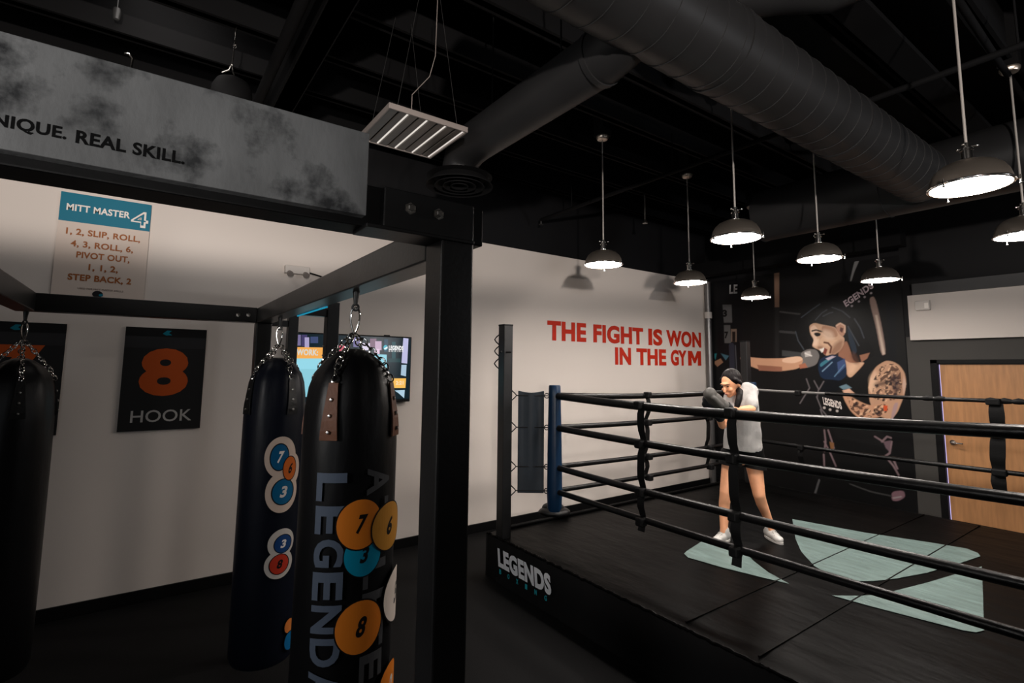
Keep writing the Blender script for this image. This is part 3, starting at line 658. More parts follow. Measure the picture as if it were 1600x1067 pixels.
# ------------------------------------------------------------------ mural
import numpy as np
class Raster:                                   # a printed photograph: soft-edged inks mixed on a fine grid of the print
    def __init__(s, u0, v0, u1, v1, cell):
        s.u = np.arange(u0, u1+cell/2, cell); s.v = np.arange(v0, v1+cell/2, cell); s.c = cell
        s.img = np.zeros((len(s.v), len(s.u), 3)); s.soft = .012
    def _box(s, us, vs, pad):
        i0, i1 = np.searchsorted(s.u, [min(us)-pad, max(us)+pad]); j0, j1 = np.searchsorted(s.v, [min(vs)-pad, max(vs)+pad])
        return i0, i1, j0, j1
    def mix(s, box, al, rgb):
        i0, i1, j0, j1 = box; t = s.img[j0:j1, i0:i1]; t += (np.array(lin(rgb))-t)*al[..., None]
    def poly(s, pts, rgb, soft=None, smooth=2, opacity=1.):
        sf = soft or s.soft; P_ = np.array(pts, float)
        if len(pts) <= 4 and soft is None: smooth = 0
        for _ in range(smooth):
            Q_ = np.roll(P_, -1, 0); P_ = np.stack([P_*.8+Q_*.2, P_*.2+Q_*.8], 1).reshape(-1, 2)
        bx = s._box(P_[:, 0], P_[:, 1], sf); i0, i1, j0, j1 = bx
        if i1 <= i0 or j1 <= j0: return s
        X, Y = np.meshgrid(s.u[i0:i1], s.v[j0:j1]); ins = np.zeros(X.shape, bool); dm = np.full(X.shape, 1e9)
        for (x1, y1), (x2, y2) in zip(P_, np.roll(P_, -1, 0)):
            if y1 != y2:
                ins ^= ((y1 > Y) != (y2 > Y)) & (X < (x2-x1)*(Y-y1)/(y2-y1)+x1)
            dx, dy = x2-x1, y2-y1; L2 = dx*dx+dy*dy or 1e-12
            t = np.clip(((X-x1)*dx+(Y-y1)*dy)/L2, 0, 1); dm = np.minimum(dm, np.hypot(X-x1-t*dx, Y-y1-t*dy))
        s.mix(bx, np.clip(.5+np.where(ins, dm, -dm)/sf, 0, 1)*opacity, rgb); return s
    def ornament(s, pts, rgb, k, seed, thr, opacity=.85):      # tattoo-like curling pattern inside an outline
        P_ = np.array(pts, float); bx = s._box(P_[:, 0], P_[:, 1], .01); i0, i1, j0, j1 = bx
        X, Y = np.meshgrid(s.u[i0:i1], s.v[j0:j1]); ins = np.zeros(X.shape, bool)
        for (x1, y1), (x2, y2) in zip(P_, np.roll(P_, -1, 0)):
            if y1 != y2: ins ^= ((y1 > Y) != (y2 > Y)) & (X < (x2-x1)*(Y-y1)/(y2-y1)+x1)
        a, b = X*k+seed, Y*k-seed
        f = np.sin(a+1.9*np.sin(b*.8+seed)+.8*np.sin(2.3*b))*np.cos(b*1.1+1.7*np.sin(a*.7)+.6*np.cos(2.9*a))+.35*np.sin(2.7*a-1.9*b)
        s.mix(bx, np.clip((f-thr)/.25, 0, 1)*ins*opacity, rgb); return s
    def disc(s, u, v, ru, rv, rgb, n=16, tilt=0, soft=None):
        c, d = math.cos(tilt), math.sin(tilt)
        return s.poly([(u+ru*math.cos(2*PI*k/n)*c-rv*math.sin(2*PI*k/n)*d, v+ru*math.cos(2*PI*k/n)*d+rv*math.sin(2*PI*k/n)*c) for k in range(n)], rgb, soft, 0)
    def stroke(s, pts, w, rgb, soft=None):
        sf = soft or s.soft; P_ = [np.array(p) for p in pts]; A_ = np.array(pts); bx = s._box(A_[:, 0], A_[:, 1], w+sf); i0, i1, j0, j1 = bx
        X, Y = np.meshgrid(s.u[i0:i1], s.v[j0:j1]); dm = np.full(X.shape, 1e9)
        for (x1, y1), (x2, y2) in zip(P_, P_[1:]):
            dx, dy = x2-x1, y2-y1; L2 = dx*dx+dy*dy or 1e-12
            t = np.clip(((X-x1)*dx+(Y-y1)*dy)/L2, 0, 1); dm = np.minimum(dm, np.hypot(X-x1-t*dx, Y-y1-t*dy))
        s.mix(bx, np.clip(.5+(w/2-dm)/sf, 0, 1), rgb); return s
    def build(s, name, m, parent, place):
        nu, nv = len(s.u), len(s.v); o0 = wloc(parent)
        vs = [tuple(place(u, v)-o0) for v in s.v for u in s.u]
        fs = [(j*nu+i, j*nu+i+1, (j+1)*nu+i+1, (j+1)*nu+i) for j in range(nv-1) for i in range(nu-1)]
        me = bpy.data.meshes.new(name); me.from_pydata(vs, [], fs); at = me.attributes.new('ink', 'FLOAT_COLOR', 'POINT')
        at.data.foreach_set('color', np.concatenate([s.img, np.ones((nv, nu, 1))], 2).astype(np.float32).ravel())
        me.materials.append(m); o = bpy.data.objects.new(name, me); COL.objects.link(o); o.parent = parent; return o
mu = thing('wall_mural', 'dark mural print of a laughing woman boxer with a tattooed arm', 'mural', ((WX-2.49)/2, WY, 0))
MB().box((WX+.13, WY-.006, .1), (-2.50, WY-.001, 3.5)).build('backing', BLACKWALL, mu)
m_ = lambda px, py: (lambda p_: (p_.x, p_.z))(on(px, py, 1, WY-.007))
mp = Raster(WX+.13, .1, -2.50, 3.5, .0085); mt = Print()
def ink(c): return tuple(x*.55 for x in c) if max(c) < 52 else c
def mpoly(rgb, *pts): rgb = ink(rgb); mp.poly([m_(*p_) for p_ in pts], rgb)
def glow(rgb, soft, *pts, op=.8): mp.poly([m_(*p_) for p_ in pts], rgb, soft*.0115, 2, op)
def mstroke(rgb, wpx, *pts): mp.stroke([m_(*p_) for p_ in pts], wpx*.0125, rgb)
def mtext(s_, x0, y0, x1, y1, x2, y2, rgb, bold=.03):   # baseline start, baseline end, top of start
    A_, B_, C_ = m_(x0, y0), m_(x1, y1), m_(x2, y2)
    mt.text(s_, lambda x, y: (A_[0]+x*(B_[0]-A_[0])+y*(C_[0]-A_[0]), A_[1]+x*(B_[1]-A_[1])+y*(C_[1]-A_[1])), rgb, bold)
mp.img[:] = lin((15, 15, 16))
mpoly((17, 18, 24), (1121, 437), (1160, 432), (1162, 700), (1124, 735))
mpoly((20, 20, 22), (1160, 420), (1208, 418), (1208, 560), (1160, 560))
mpoly((34, 34, 36), (1219, 425), (1330, 405), (1330, 470), (1219, 484))
mtext('LE', 1139.5, 459, 1152, 458.5, 1140, 445, (168, 168, 168), .03)
mpoly((96, 96, 97), (1129, 476), (1143, 476), (1144, 504), (1131, 504)); mtext('3', 1129, 495, 1136, 495, 1129, 484, (14, 14, 14), .05)
mpoly((88, 88, 88), (1131, 508), (1141, 508), (1142, 536), (1132, 536)); mtext('7', 1132, 529, 1138, 529, 1132, 518, (14, 14, 14), .05)
mpoly((118, 100, 88), (1142, 514), (1151, 514), (1151, 534), (1142, 534)); mpoly((50, 36, 30), (1144, 518), (1149, 518), (1149, 534), (1144, 534))
mpoly((124, 98, 82), (1209.5, 424), (1217.5, 423), (1217.5, 480), (1210.5, 480)); mpoly((50, 50, 51), (1210.5, 480), (1217.5, 480), (1217, 560), (1211, 560))
mstroke((66, 66, 66), 2, (1219, 487), (1235, 489), (1252, 491)); mstroke((56, 56, 57), 3, (1219, 518), (1243, 520))
mstroke((70, 72, 78), 1.5, (1149, 540), (1152, 600)); mstroke((44, 46, 58), 8, (1143, 540), (1145, 610))
mpoly((140, 104, 82), (1114, 566), (1126, 560), (1130, 566), (1121, 573)); mpoly((40, 110, 116), (1113, 553), (1120, 552), (1118, 562)); mpoly((60, 96, 110), (1126, 552), (1139, 556), (1134, 563))
mpoly((62, 63, 64), (1222, 547), (1262, 552), (1262, 562), (1222, 556))
# bright streaks on the heavy bags behind her
mpoly((112, 112, 112), (1336, 404), (1344, 404), (1335, 424), (1330, 440), (1328, 438)); mpoly((150, 126, 116), (1357, 466), (1367, 462), (1378, 510), (1385, 553), (1377, 556), (1369, 512)); mpoly((196, 176, 160), (1367, 492), (1371, 492), (1383, 553), (1379, 554))
mpoly((20, 24, 34), (1384, 470), (1400, 470), (1400, 600), (1390, 560))
mtext('EGENDS', 1322, 480, 1366, 449, 1317, 471, (190, 172, 178), .04)
for x, y in ((1331, 478), (1342, 471), (1351, 464), (1361, 458)): mp.disc(*m_(x, y), .014, .014, (170, 160, 164), 8)
# body: dark vest
mpoly((33, 33, 34), (1356, 553), (1384, 560), (1366, 573), (1356, 595), (1360, 620), (1380, 650), (1385, 690), (1390, 740), (1402, 770), (1404, 800), (1284, 800), (1290, 740), (1287, 690), (1280, 640), (1276, 618), (1284, 592), (1325, 588))
mpoly((42, 42, 43), (1300, 668), (1330, 664), (1380, 672), (1384, 700), (1340, 690), (1306, 684))
mpoly((24, 24, 25), (1284, 750), (1400, 756), (1404, 800), (1284, 800))
# hair
mpoly((17, 17, 20), (1241, 505), (1250, 490), (1266, 480), (1285, 474), (1310, 476), (1330, 486), (1345, 505), (1355, 530), (1368, 556), (1352, 562), (1336, 572), (1331, 556), (1324, 526), (1316, 504), (1300, 510), (1272, 506), (1264, 512), (1262, 530), (1266, 545), (1258, 548), (1250, 540), (1243, 525))
for pts in (((1252, 496), (1268, 484), (1281, 475)), ((1274, 500), (1284, 489), (1292, 484)), ((1286, 494), (1296, 489), (1301, 488)), ((1325, 510), (1334, 526), (1342, 540)), ((1243, 518), (1247, 532), (1256, 546)), ((1335, 498), (1344, 512), (1350, 528)), ((1300, 480), (1316, 486), (1328, 496))):
    mstroke((70, 76, 84), 1.1, *pts)
mpoly((34, 46, 60), (1323, 508), (1331, 522), (1340, 548), (1334, 556), (1327, 536))
# face, neck, chest
SK, SKD, SKL = (204, 164, 136), (150, 104, 82), (226, 194, 170)
mpoly(SKD, (1310, 548), (1322, 530), (1328, 545), (1334, 566), (1352, 566), (1346, 574), (1330, 590), (1324, 588), (1318, 572), (1310, 560))
mpoly(SK, (1316, 560), (1330, 568), (1352, 565), (1344, 575), (1330, 590), (1325, 588), (1320, 575))
mpoly(SKD, (1343, 555), (1359, 551), (1355, 560), (1346, 566))
mpoly(SK, (1264, 509), (1272, 504), (1284, 507), (1300, 510), (1306, 512), (1312, 522), (1320, 528), (1318, 540), (1312, 549), (1299, 557), (1289, 555), (1285, 549), (1278, 546), (1270, 542), (1269, 539), (1272, 531), (1266, 522))
mpoly(SKL, (1266, 512), (1272, 507), (1278, 514), (1276, 530), (1272, 540), (1270, 540), (1272, 530), (1267, 521))
mpoly((176, 132, 106), (1284, 508), (1300, 511), (1306, 514), (1310, 526), (1296, 528), (1284, 520))
mpoly((214, 176, 146), (1284, 526), (1300, 530), (1312, 532), (1304, 546), (1290, 540), (1280, 536))
mpoly((30, 22, 20), (1271, 521), (1276, 519), (1283, 521), (1281, 525), (1275, 526)); mstroke((40, 28, 24), 1.8, (1269, 517), (1275, 515.5), (1284, 518))
mstroke((92, 54, 42), 2, (1288, 535), (1294, 536), (1299, 542), (1297, 551)); mpoly((238, 232, 226), (1280, 545.5), (1288, 543), (1290, 546), (1284, 551)); mpoly((120, 58, 48), (1288, 543), (1293, 546), (1290, 555), (1286, 551))
mpoly((188, 140, 116), (1305, 508), (1312, 503.5), (1321, 508), (1321, 520), (1317, 526), (1312, 522), (1308, 516)); mstroke((224, 190, 164), 1.4, (1307, 509), (1313, 505), (1320, 509), (1320, 519)); mpoly((84, 48, 42), (1313, 511), (1318, 513), (1316, 520), (1312, 517))
glow((232, 204, 182), 5, (1286, 514), (1300, 518), (1304, 530), (1292, 532), (1284, 524), op=.6); glow((122, 82, 64), 5, (1304, 536), (1318, 530), (1316, 546), (1302, 556), (1296, 552), op=.7)
glow((236, 206, 182), 4, (1274, 528), (1280, 530), (1277, 540), (1271, 540), op=.9); glow((110, 74, 58), 3, (1278, 541), (1286, 541), (1284, 545), (1277, 545), op=.7)
glow((230, 190, 160), 4, (1326, 570), (1340, 567), (1334, 582), (1327, 584), op=.6); glow((96, 62, 50), 4, (1334, 548), (1344, 566), (1336, 570), (1328, 556), op=.6)
# far arm punching across from the left, blurred fist
mpoly((198, 150, 120), (1155, 556), (1190, 560), (1222, 560), (1250, 556), (1257, 566), (1248, 576), (1222, 580), (1190, 579), (1160, 567)); mpoly((226, 186, 158), (1222, 560), (1250, 556), (1256, 562), (1240, 568), (1222, 566)); mpoly((150, 100, 80), (1183, 570), (1222, 573), (1222, 580), (1186, 579))
mpoly((112, 108, 106), (1250, 552), (1262, 545), (1276, 546), (1281, 556), (1276, 570), (1260, 575), (1250, 574), (1256, 562)); mpoly((186, 180, 176), (1257, 550), (1266, 548), (1268, 556), (1258, 558)); mstroke((230, 226, 220), 1.2, (1258, 552), (1268, 556)); mpoly((166, 104, 80), (1248, 570), (1258, 567), (1262, 574), (1250, 576))
# gloves
mpoly((24, 40, 64), (1280, 562), (1290, 556), (1302, 553), (1312, 557), (1321, 562), (1324, 586), (1312, 596), (1283, 592), (1278, 576)); mpoly((60, 118, 136), (1281, 568), (1292, 561), (1304, 558), (1290, 568), (1282, 574)); mpoly((190, 176, 190), (1290, 560), (1300, 556), (1306, 557), (1294, 563)); mpoly((60, 78, 120), (1308, 566), (1320, 560), (1322, 572), (1310, 584)); mstroke((120, 150, 176), 1.2, (1285, 580), (1300, 566)); mstroke((96, 130, 160), 1.1, (1304, 588), (1319, 570))
mpoly((20, 26, 36), (1283, 592), (1312, 594), (1316, 604), (1300, 616), (1280, 612)); mpoly((104, 130, 142), (1311, 604), (1322, 600), (1331, 606), (1318, 609)); mpoly((214, 170, 146), (1316, 610), (1327, 607), (1337, 616), (1322, 618))
# tattooed arm
mpoly((190, 148, 120), (1384, 563), (1396, 565), (1406, 571), (1414, 583), (1416, 598), (1413, 618), (1408, 630), (1402, 645), (1392, 655), (1376, 652), (1360, 634), (1356, 606), (1360, 588), (1368, 573))
mpoly((196, 148, 118), (1315, 612), (1327, 618), (1345, 628), (1360, 634), (1388, 628), (1390, 641), (1376, 652), (1346, 656), (1330, 644), (1319, 625))
random.seed(3)
INK1 = ((70, 50, 44), (48, 38, 40), (92, 66, 54), (60, 52, 64), (110, 78, 60))
def inside(x, y, poly):
    r_ = False; n = len(poly)
    for i in range(n):
        (x1, y1), (x2, y2) = poly[i], poly[i-1]
        if (y1 > y) != (y2 > y) and x < (x2-x1)*(y-y1)/(y2-y1)+x1: r_ = not r_
    return r_
UA = [(1378, 570), (1396, 568), (1406, 577), (1409, 600), (1406, 622), (1385, 628), (1364, 622), (1363, 596)]
FA = [(1322, 616), (1345, 630), (1362, 636), (1386, 630), (1388, 642), (1375, 650), (1347, 653), (1330, 640)]
glow((226, 190, 162), 6, (1358, 592), (1368, 578), (1372, 590), (1364, 616), op=.7); glow((120, 84, 66), 8, (1396, 575), (1408, 585), (1410, 612), (1396, 626), op=.6)
for poly, n, bb in ((UA, 34, (1362, 568, 1410, 630)), (FA, 30, (1320, 614, 1390, 654))):
    w3 = [m_(*p_) for p_ in poly]
    mp.ornament(w3, (70, 48, 42), 24, n*.7, .12); mp.ornament(w3, (40, 30, 34), 33, n*1.3, .42); mp.ornament(w3, (226, 184, 150), 38, n*2.1, .55, .8)
glow((44, 34, 42), 5, (1393, 583), (1404, 588), (1407, 612), (1398, 618), (1394, 600), op=.8); glow((48, 40, 40), 4, (1366, 599), (1388, 593), (1398, 597), (1384, 602), (1368, 605), op=.7); mpoly((220, 182, 152), (1357, 606), (1361, 590), (1364, 592), (1362, 616)); mpoly((196, 164, 146), (1412, 586), (1416, 600), (1412, 618), (1410, 604)); mpoly((206, 82, 44), (1380, 633), (1387, 634), (1386, 642), (1381, 642))
mpoly((170, 140, 140), (1397, 630), (1404, 628), (1400, 645), (1394, 656), (1392, 650))
mtext('LEGENDS', 1287, 632, 1316, 640, 1285, 620, (214, 204, 198), .05)
for x, y in ((1288, 637), (1297, 640), (1308, 642)): mp.disc(*m_(x, y), .018, .018, (196, 186, 180), 8)
for pts in (((1260, 592), (1265, 606), (1250, 630)), ((1272, 595), (1279, 608), (1277, 620)), ((1287, 596), (1280, 608)), ((1276, 620), (1284, 640), (1294, 652)), ((1282, 640), (1286, 652))):
    mstroke((100, 94, 96), 1.4, *pts)
for pts in (((1288, 672), (1290, 690), (1288, 705)), ((1294, 672), (1300, 690), (1303, 700)), ((1288, 690), (1296, 705), (1306, 728)), ((1287, 710), (1288, 728)), ((1378, 690), (1386, 682), (1392, 684)), ((1384, 712), (1390, 708), (1393, 690)), ((1386, 716), (1396, 728), (1404, 742)), ((1395, 716), (1402, 732)), ((1367, 682), (1380, 690))):
    mstroke((124, 104, 108), 1.8, *pts)
mpoly((132, 92, 60), (1296, 690), (1303, 692), (1303, 702), (1298, 702)); mpoly((104, 84, 92), (1380, 690), (1392, 688), (1390, 706), (1384, 700)); mpoly((120, 92, 100), (1393, 768), (1412, 766), (1415, 776), (1404, 783), (1393, 782)); mstroke((150, 140, 140), 1.3, (1396, 778), (1408, 776)); mstroke((78, 78, 80), 2.2, (1280, 750), (1273, 773)); mstroke((60, 60, 60), 1.4, (1328, 756), (1360, 768), (1393, 775))
mp.build('print', MURALP, mu, lambda u, v: V((u, WY-.0066, v)))
mt.build('print_lettering', MURALP, mu, lambda u, v, h: V((u, WY-.0072-h, v)), .00003)

# bulkhead box light
p0, p1 = on(1431, 471, 1, WY-.06), on(1455, 484, 1, WY-.06)
T = thing('emergency_light', 'small white light box at the left end of the white bulkhead above the door', 'light fixture', ((p0.x+p1.x)/2, WY-.06, p1.z))
MB().box((p0.x, WY-.115, p1.z), (p1.x, WY-.061, p0.z)).build('housing', WHITEPL, T, bevel=.006)
MB().box((p0.x+.1, WY-.12, p1.z+.02), (p1.x-.01, WY-.115, p1.z+.09)).build('lens', TUBEM, T, bevel=.002)

# ------------------------------------------------------------------ boxing ring
X0, X1, Y0, Y1, ZP = -4.30, 0.0, 2.77, 7.08, .4
ring = thing('boxing_ring', 'black canvas boxing ring with four ropes and pale teal logo', 'boxing ring', ((X0+X1)/2, (Y0+Y1)/2, 0))
MB().box((X0+.02, Y0+.02, 0), (X1-.02, Y1-.02, ZP-.02)).build('platform', SKIRT, ring)
mb = MB(); NX, NY = 90, 90; random.seed(5)
from mathutils import noise
vs = []
for j in range(NY+1):
    for i in range(NX+1):
        x = X0+(X1-X0)*i/NX; y = Y0+(Y1-Y0)*j/NY
        e = min(x-X0, X1-x, y-Y0, Y1-y); k = math.exp(-e/.12)
        z = ZP-.012*k+.006*k*noise.noise(V((x*14, y*14, 0)))
        vs.append(V((x, y, z)))
fs = [(j*(NX+1)+i, j*(NX+1)+i+1, (j+1)*(NX+1)+i+1, (j+1)*(NX+1)+i) for j in range(NY) for i in range(NX)]
mb.raw(vs, fs); mb.build('canvas', CANVAS, ring, smooth=True)
# skirt hanging from the canvas edge, slightly rippled
mb = MB(); per = []
for i in range(121): per.append((X0+(X1-X0)*i/120, Y0, 0, -1))
for i in range(1, 121): per.append((X1, Y0+(Y1-Y0)*i/120, 1, 0))
for i in range(1, 121): per.append((X1-(X1-X0)*i/120, Y1, 0, 1))
for i in range(1, 120): per.append((X0, Y1-(Y1-Y0)*i/120, -1, 0))
vs = []; n = len(per)
for k, (x, y, nx, ny) in enumerate(per):
    for z, am in ((ZP-.008, .006), (ZP-.05, .01), (ZP-.2, .008), (.0, .008)):
        r_ = am*noise.noise(V((x*9, y*9, z*3)))
        vs.append(V((x+nx*r_, y+ny*r_, z)))
fs = [(4*k+c_, 4*((k+1) % n)+c_, 4*((k+1) % n)+c_+1, 4*k+c_+1) for k in range(n) for c_ in range(3)]
mb.raw(vs, fs); mb.build('skirt', SKIRT, ring, smooth=True)
# rolled edges and seams on the canvas
MB().tube([(X0+.05, Y0+.15, ZP+.008), (X0+.05, Y1-.15, ZP+.008)], .02, 10).build('edge_roll', CANVAS, ring, smooth='auto')
for px, py in ((1320, 860), (1250, 988)):
    xs_ = on(px, py, 2, ZP).x
    MB().box((xs_-.0055, Y0+.06, ZP-.004), (xs_+.0055, Y1-.06, ZP+.0062)).build('seam', CANVAS, ring)
pts = []; rs = []
for i in range(430):
    x = X0+.03+(X1-X0-.06)*i/429; pts.append((x, Y0-.002+.006*noise.noise(V((x*16, 1, 0))), ZP-.006+.008*noise.noise(V((x*20, 5, 0))))); rs.append(.012+.007*noise.noise(V((x*45, 9, 0))))
MB().tube(pts, rs, 8).build('gathered_edge', CANVAS, ring, smooth='auto')
# canvas logo
def cl(*pts): return [on(px, py, 2, ZP+.004) for px, py in pts]
lg = MB()
for pts in (cl((1238, 811), (1270, 817), (1350, 832), (1450, 847), (1510, 857), (1528, 864), (1532, 869), (1500, 880), (1448, 895), (1400, 904), (1365, 908), (1330, 908), (1300, 901), (1272, 884), (1252, 862), (1243, 842)),
            cl((1395, 924), (1450, 910), (1500, 895), (1534, 885), (1536, 930), (1537, 966), (1480, 948)),
            cl((1300, 930.5), (1345, 931), (1372, 929), (1395, 934), (1480, 962), (1536, 981), (1538, 985), (1525, 988), (1505, 985), (1440, 968), (1360, 947)),
            cl((1069, 865), (1073, 861), (1098, 845), (1128, 853), (1168, 867), (1178, 877), (1200, 894), (1233, 912), (1190, 902), (1130, 887), (1075, 871))):
    lg.prism(pts, (0, 0, .0015))
lg.build('canvas_logo', TEALINK, ring, label='pale teal logo shapes on the canvas')
# skirt lettering
yf = Y0-.012
a_, b_ = on(779, 890, 1, yf).x, on(862, 930, 1, yf).x
zt_, zm_ = on(790, 862, 1, yf).z, on(790, 891, 1, yf).z
letters('LEGENDS', 'skirt_lettering', mat('white_skirt_ink', (240, 243, 248), .6, bump=.02), ring, lambda x, y: V((a_+x*(b_-a_)-.02*y, yf, zm_+y*(zt_-zm_))), .05, 'white lettering on the ring skirt', thick=(0, -.002, 0))
for i, ch_ in enumerate('BOXING'):
    xa = a_+(b_-a_)*(.02+i*.172)
    letters(ch_, 'skirt_lettering', bpy.data.materials.get('teal_skirt_ink') or mat('teal_skirt_ink', (30, 170, 182), .6, bump=.02), ring, lambda x, y, xa=xa: V((xa+x*.03, yf, zm_-.058+y*.04)), .03, 'teal lettering on the ring skirt', thick=(0, -.002, 0))
# corners
RXa, RXb, RYa, RYb = -3.80, -.50, 3.20, 6.65
RZ = (1.69, 1.393, 1.031, .812)
def corner(px_, py_, cx_, cy_, detail):
    post = MB().box((px_-.05, py_-.05, 0), (px_+.05, py_+.05, 2.36)).build('ring_post', STEEL, ring, bevel=.005, at=(px_, py_, 0))
    MB().box((px_-.052, py_-.052, 2.35), (px_+.052, py_+.052, 2.366)).build('post_cap', BLACKTRIM, post, bevel=.003)
    dd = V((cx_-px_, cy_-py_, 0)); L_ = dd.length; dd.normalize(); ee = V((-dd.y, dd.x, 0))
    if detail:
        sidev = V((-.585, -.811, 0))
        for z in (2.22, 2.11, 1.99):           # open eye hooks on the outer side
            o_ = V((px_, py_, z))+sidev*.05-V((.02, 0, 0))
            MB().tube([o_+V((0, 0, .05)), o_+sidev*.03+V((0, 0, .022)), o_+sidev*.045, o_+sidev*.03-V((0, 0, .022)), o_-V((0, 0, .05))], .006, 8).build('eye_hook', STEEL, post, smooth='auto')
        o_ = V((px_, py_, 2.1))+V((.05, -.052, 0))
        MB().tube([o_+V((-.07, 0, 0)), o_+V((.05, .05, -.004))], .008, 8).build('bolt', STEEL, post, smooth='auto')
        MB().lathe([(0, 0), (.009, 0), (.007, .006), (0, .007)], V((px_+.01, py_-.05, 2.105)), 10, (0, -1, 0)).build('bolt', BOLTM, post, smooth='auto')
    c_ = V((cx_, cy_, 0))
    MB().lathe([(0, 1.79), (.05, 1.79), (.056, 1.78), (.058, 1.7), (.066, 1.3), (.072, .8), (.066, .66), (.05, .63), (0, .63)], c_, 28).build('corner_cushion', BLUEM, ring, smooth='auto', label='dark blue padded corner cushion')
    for z in RZ:
        p_ = V((px_, py_, z-.0)); q0 = p_+dd*.06
        t_ = MB(); t_.tube([q0+V((0, 0, .05)), q0+dd*.035+V((0, 0, .018)), q0+dd*.05, q0+dd*.035-V((0, 0, .018)), q0-V((0, 0, .05))], .0055, 8)
        t_.tube([q0+dd*.045, V((cx_, cy_, z))-dd*.06], .005, 8)
        w0 = V((cx_, cy_, z))-dd*.075; t_.torus(w0, .022, .005, dd, (0, 0, 1))
        t_.build('turnbuckle', STEEL, ring, smooth='auto')
    # hanging turnbuckle cover
    s0, s1 = .125, L_-.1
    vs = []; N = 8
    for i in range(N+1):
        s_ = s0+(s1-s0)*i/N
        for j in range(N+1):
            z = .79+(1.735-.79)*j/N - (.018*math.sin(PI*i/N) if j == N else 0)
            vs.append(V((px_, py_, 0))+dd*s_+ee*(.012*math.sin(3*i/N*PI)*math.sin(j/N*2.2))+V((0, 0, z)))
    fs = [(i*(N+1)+j, (i+1)*(N+1)+j, (i+1)*(N+1)+j+1, i*(N+1)+j+1) for i in range(N) for j in range(N)]
    k = MB().raw(vs, fs); r_ = bmesh.ops.extrude_face_region(k.bm, geom=k.bm.faces[:]); bmesh.ops.translate(k.bm, verts=[g for g in r_['geom'] if isinstance(g, bmesh.types.BMVert)], vec=ee*.03)
    k.build('turnbuckle_cover', SLATE, ring, smooth='auto', bevel=.006, label='slate blue vinyl cover hung between post and cushion')
corner(-4.08, 2.82, RXa, RYa, True)
corner(-4.08, 7.0, RXa, RYb, False)
corner(-.22, 2.9, RXb, RYa, False)
corner(-.22, 7.0, RXb, RYb, False)
def rope(a, b, r, sag, m=ROPEM, lab=None):
    a, b = V(a), V(b); pts = [a.lerp(b, i/24)-V((0, 0, sag*4*(i/24)*(1-i/24))) for i in range(25)]
    MB().tube(pts, r, 14).build('rope', m, ring, smooth='auto', label=lab); return pts
for i, z in enumerate(RZ):
    r_ = (.033, .029, .027, .025)[i]; sg_ = (.035, .02, .02, .012)[i]
    rope((RXa+.05, RYa, z), (RXb, RYa, z), r_, sg_)
    rope((RXa, RYa+.05, z), (RXa, RYb, z), r_*.9, sg_)
    rope((RXb, RYa, z), (RXb, RYb, z), r_, sg_)
    if i == 0:
        xm = on(1290, 622, 1, RYb).x
        rope((RXa+.05, RYb, z), (xm, RYb, z-.01), .016, .004, GREYROPE, 'bare grey twisted part of the far top rope')
        pts = rope((xm, RYb, z-.01), (RXb, RYb, z-.0), .02, .01)
        for k in range(4, 22):
            if random.random() < .6:
                q0 = pts[k]; MB().tube([q0-V((.04, 0, .003)), q0+V((.0, 0, .003)), q0+V((.05, 0, 0))], [.021, .03, .022], 10).build('tape_wrap', STRAPM, ring, smooth='auto')
    else: rope((RXa+.05, RYb, z), (RXb, RYb, z), r_*.85, sg_)
def strap(pos, ex, zt, zb, wobble=0., wide=1.):         # webbing strap tying the ropes together
    pos = V(pos); ex = V(ex); nn = V((-ex.y, ex.x, 0)); vs = []; N = 22
    for i in range(N+1):
        z = zt+(zb-zt)*i/N; near = min(abs(z-q) for q in RZ); hw = wide*(.028+.006*min(1, near/.12)); off = .036*max(0, 1-near/.09)+wobble*math.sin((z-zb)*4.2)
        for s_ in (-1, 1):
            for t_ in (0, 1): vs.append(pos+ex*s_*hw+ex*wobble*1.5*math.sin(z*5)+nn*(off+.006*t_)*1+V((0, 0, z)))
    fs = []
    for i in range(N):
        a = 4*i; b = a+4
        fs += [(a, a+2, b+2, b), (a+1, b+1, b+3, a+3), (a, b, b+1, a+1), (a+2, a+3, b+3, b+2)]
    MB().raw(vs, fs).build('rope_strap', STRAPM, ring, smooth='auto')
    for z in RZ:
        if z < zb: continue
        MB().obox(pos+V((0, 0, z-.02)), ex*.032*wide, nn*.038, V((0, 0, .032))).build('strap_loop', STRAPM, ring, bevel=.012)
xs1, xs2 = on(1004, 700, 1, RYa).x, on(1150, 760, 1, RYa).x
strap((xs1, RYa-.03, 0), (1, 0, 0), 1.69, .72, .008); strap((xs2, RYa-.03, 0), (1, 0, 0), 1.69, .70, .0)
for px in (1009, 1104):
    y = on(px, 640, 0, RXa).y
    strap((RXa+.03, y, 0), (0, 1, 0), 1.69, .78, .01)
xs = on(1559, 690, 1, RYb).x; strap((xs, RYb-.03, 0), (1, 0, 0), 1.69, .8, .01, 1.7)
strap((on(1385, 690, 1, RYb).x-.9, RYb-.03, 0), (1, 0, 0), 1.03, .8, .01)
# dark bag slumped behind the corner
gb = on(866, 806, 2, ZP); gx, gy = gb.x, gb.y
mb = MB(); mb.ell((gx, gy, ZP+.045), (.17, .13, .05), M.Rotation(.9, 3, 'Z'), 20); mb.ell((gx-.02, gy, ZP+.075), (.12, .09, .06), M.Rotation(.9, 3, 'Z'), 18)
for v in mb.bm.verts: v.co += V((0, 0, .012*noise.noise(v.co*14))); v.co.z = max(v.co.z, ZP+.001)
tag(mb.build('gear_bag', BLKLEATHER, smooth='auto', at=(gx, gy, ZP)), 'low black bag slumped on the ring edge under the blue corner cushion', 'bag')

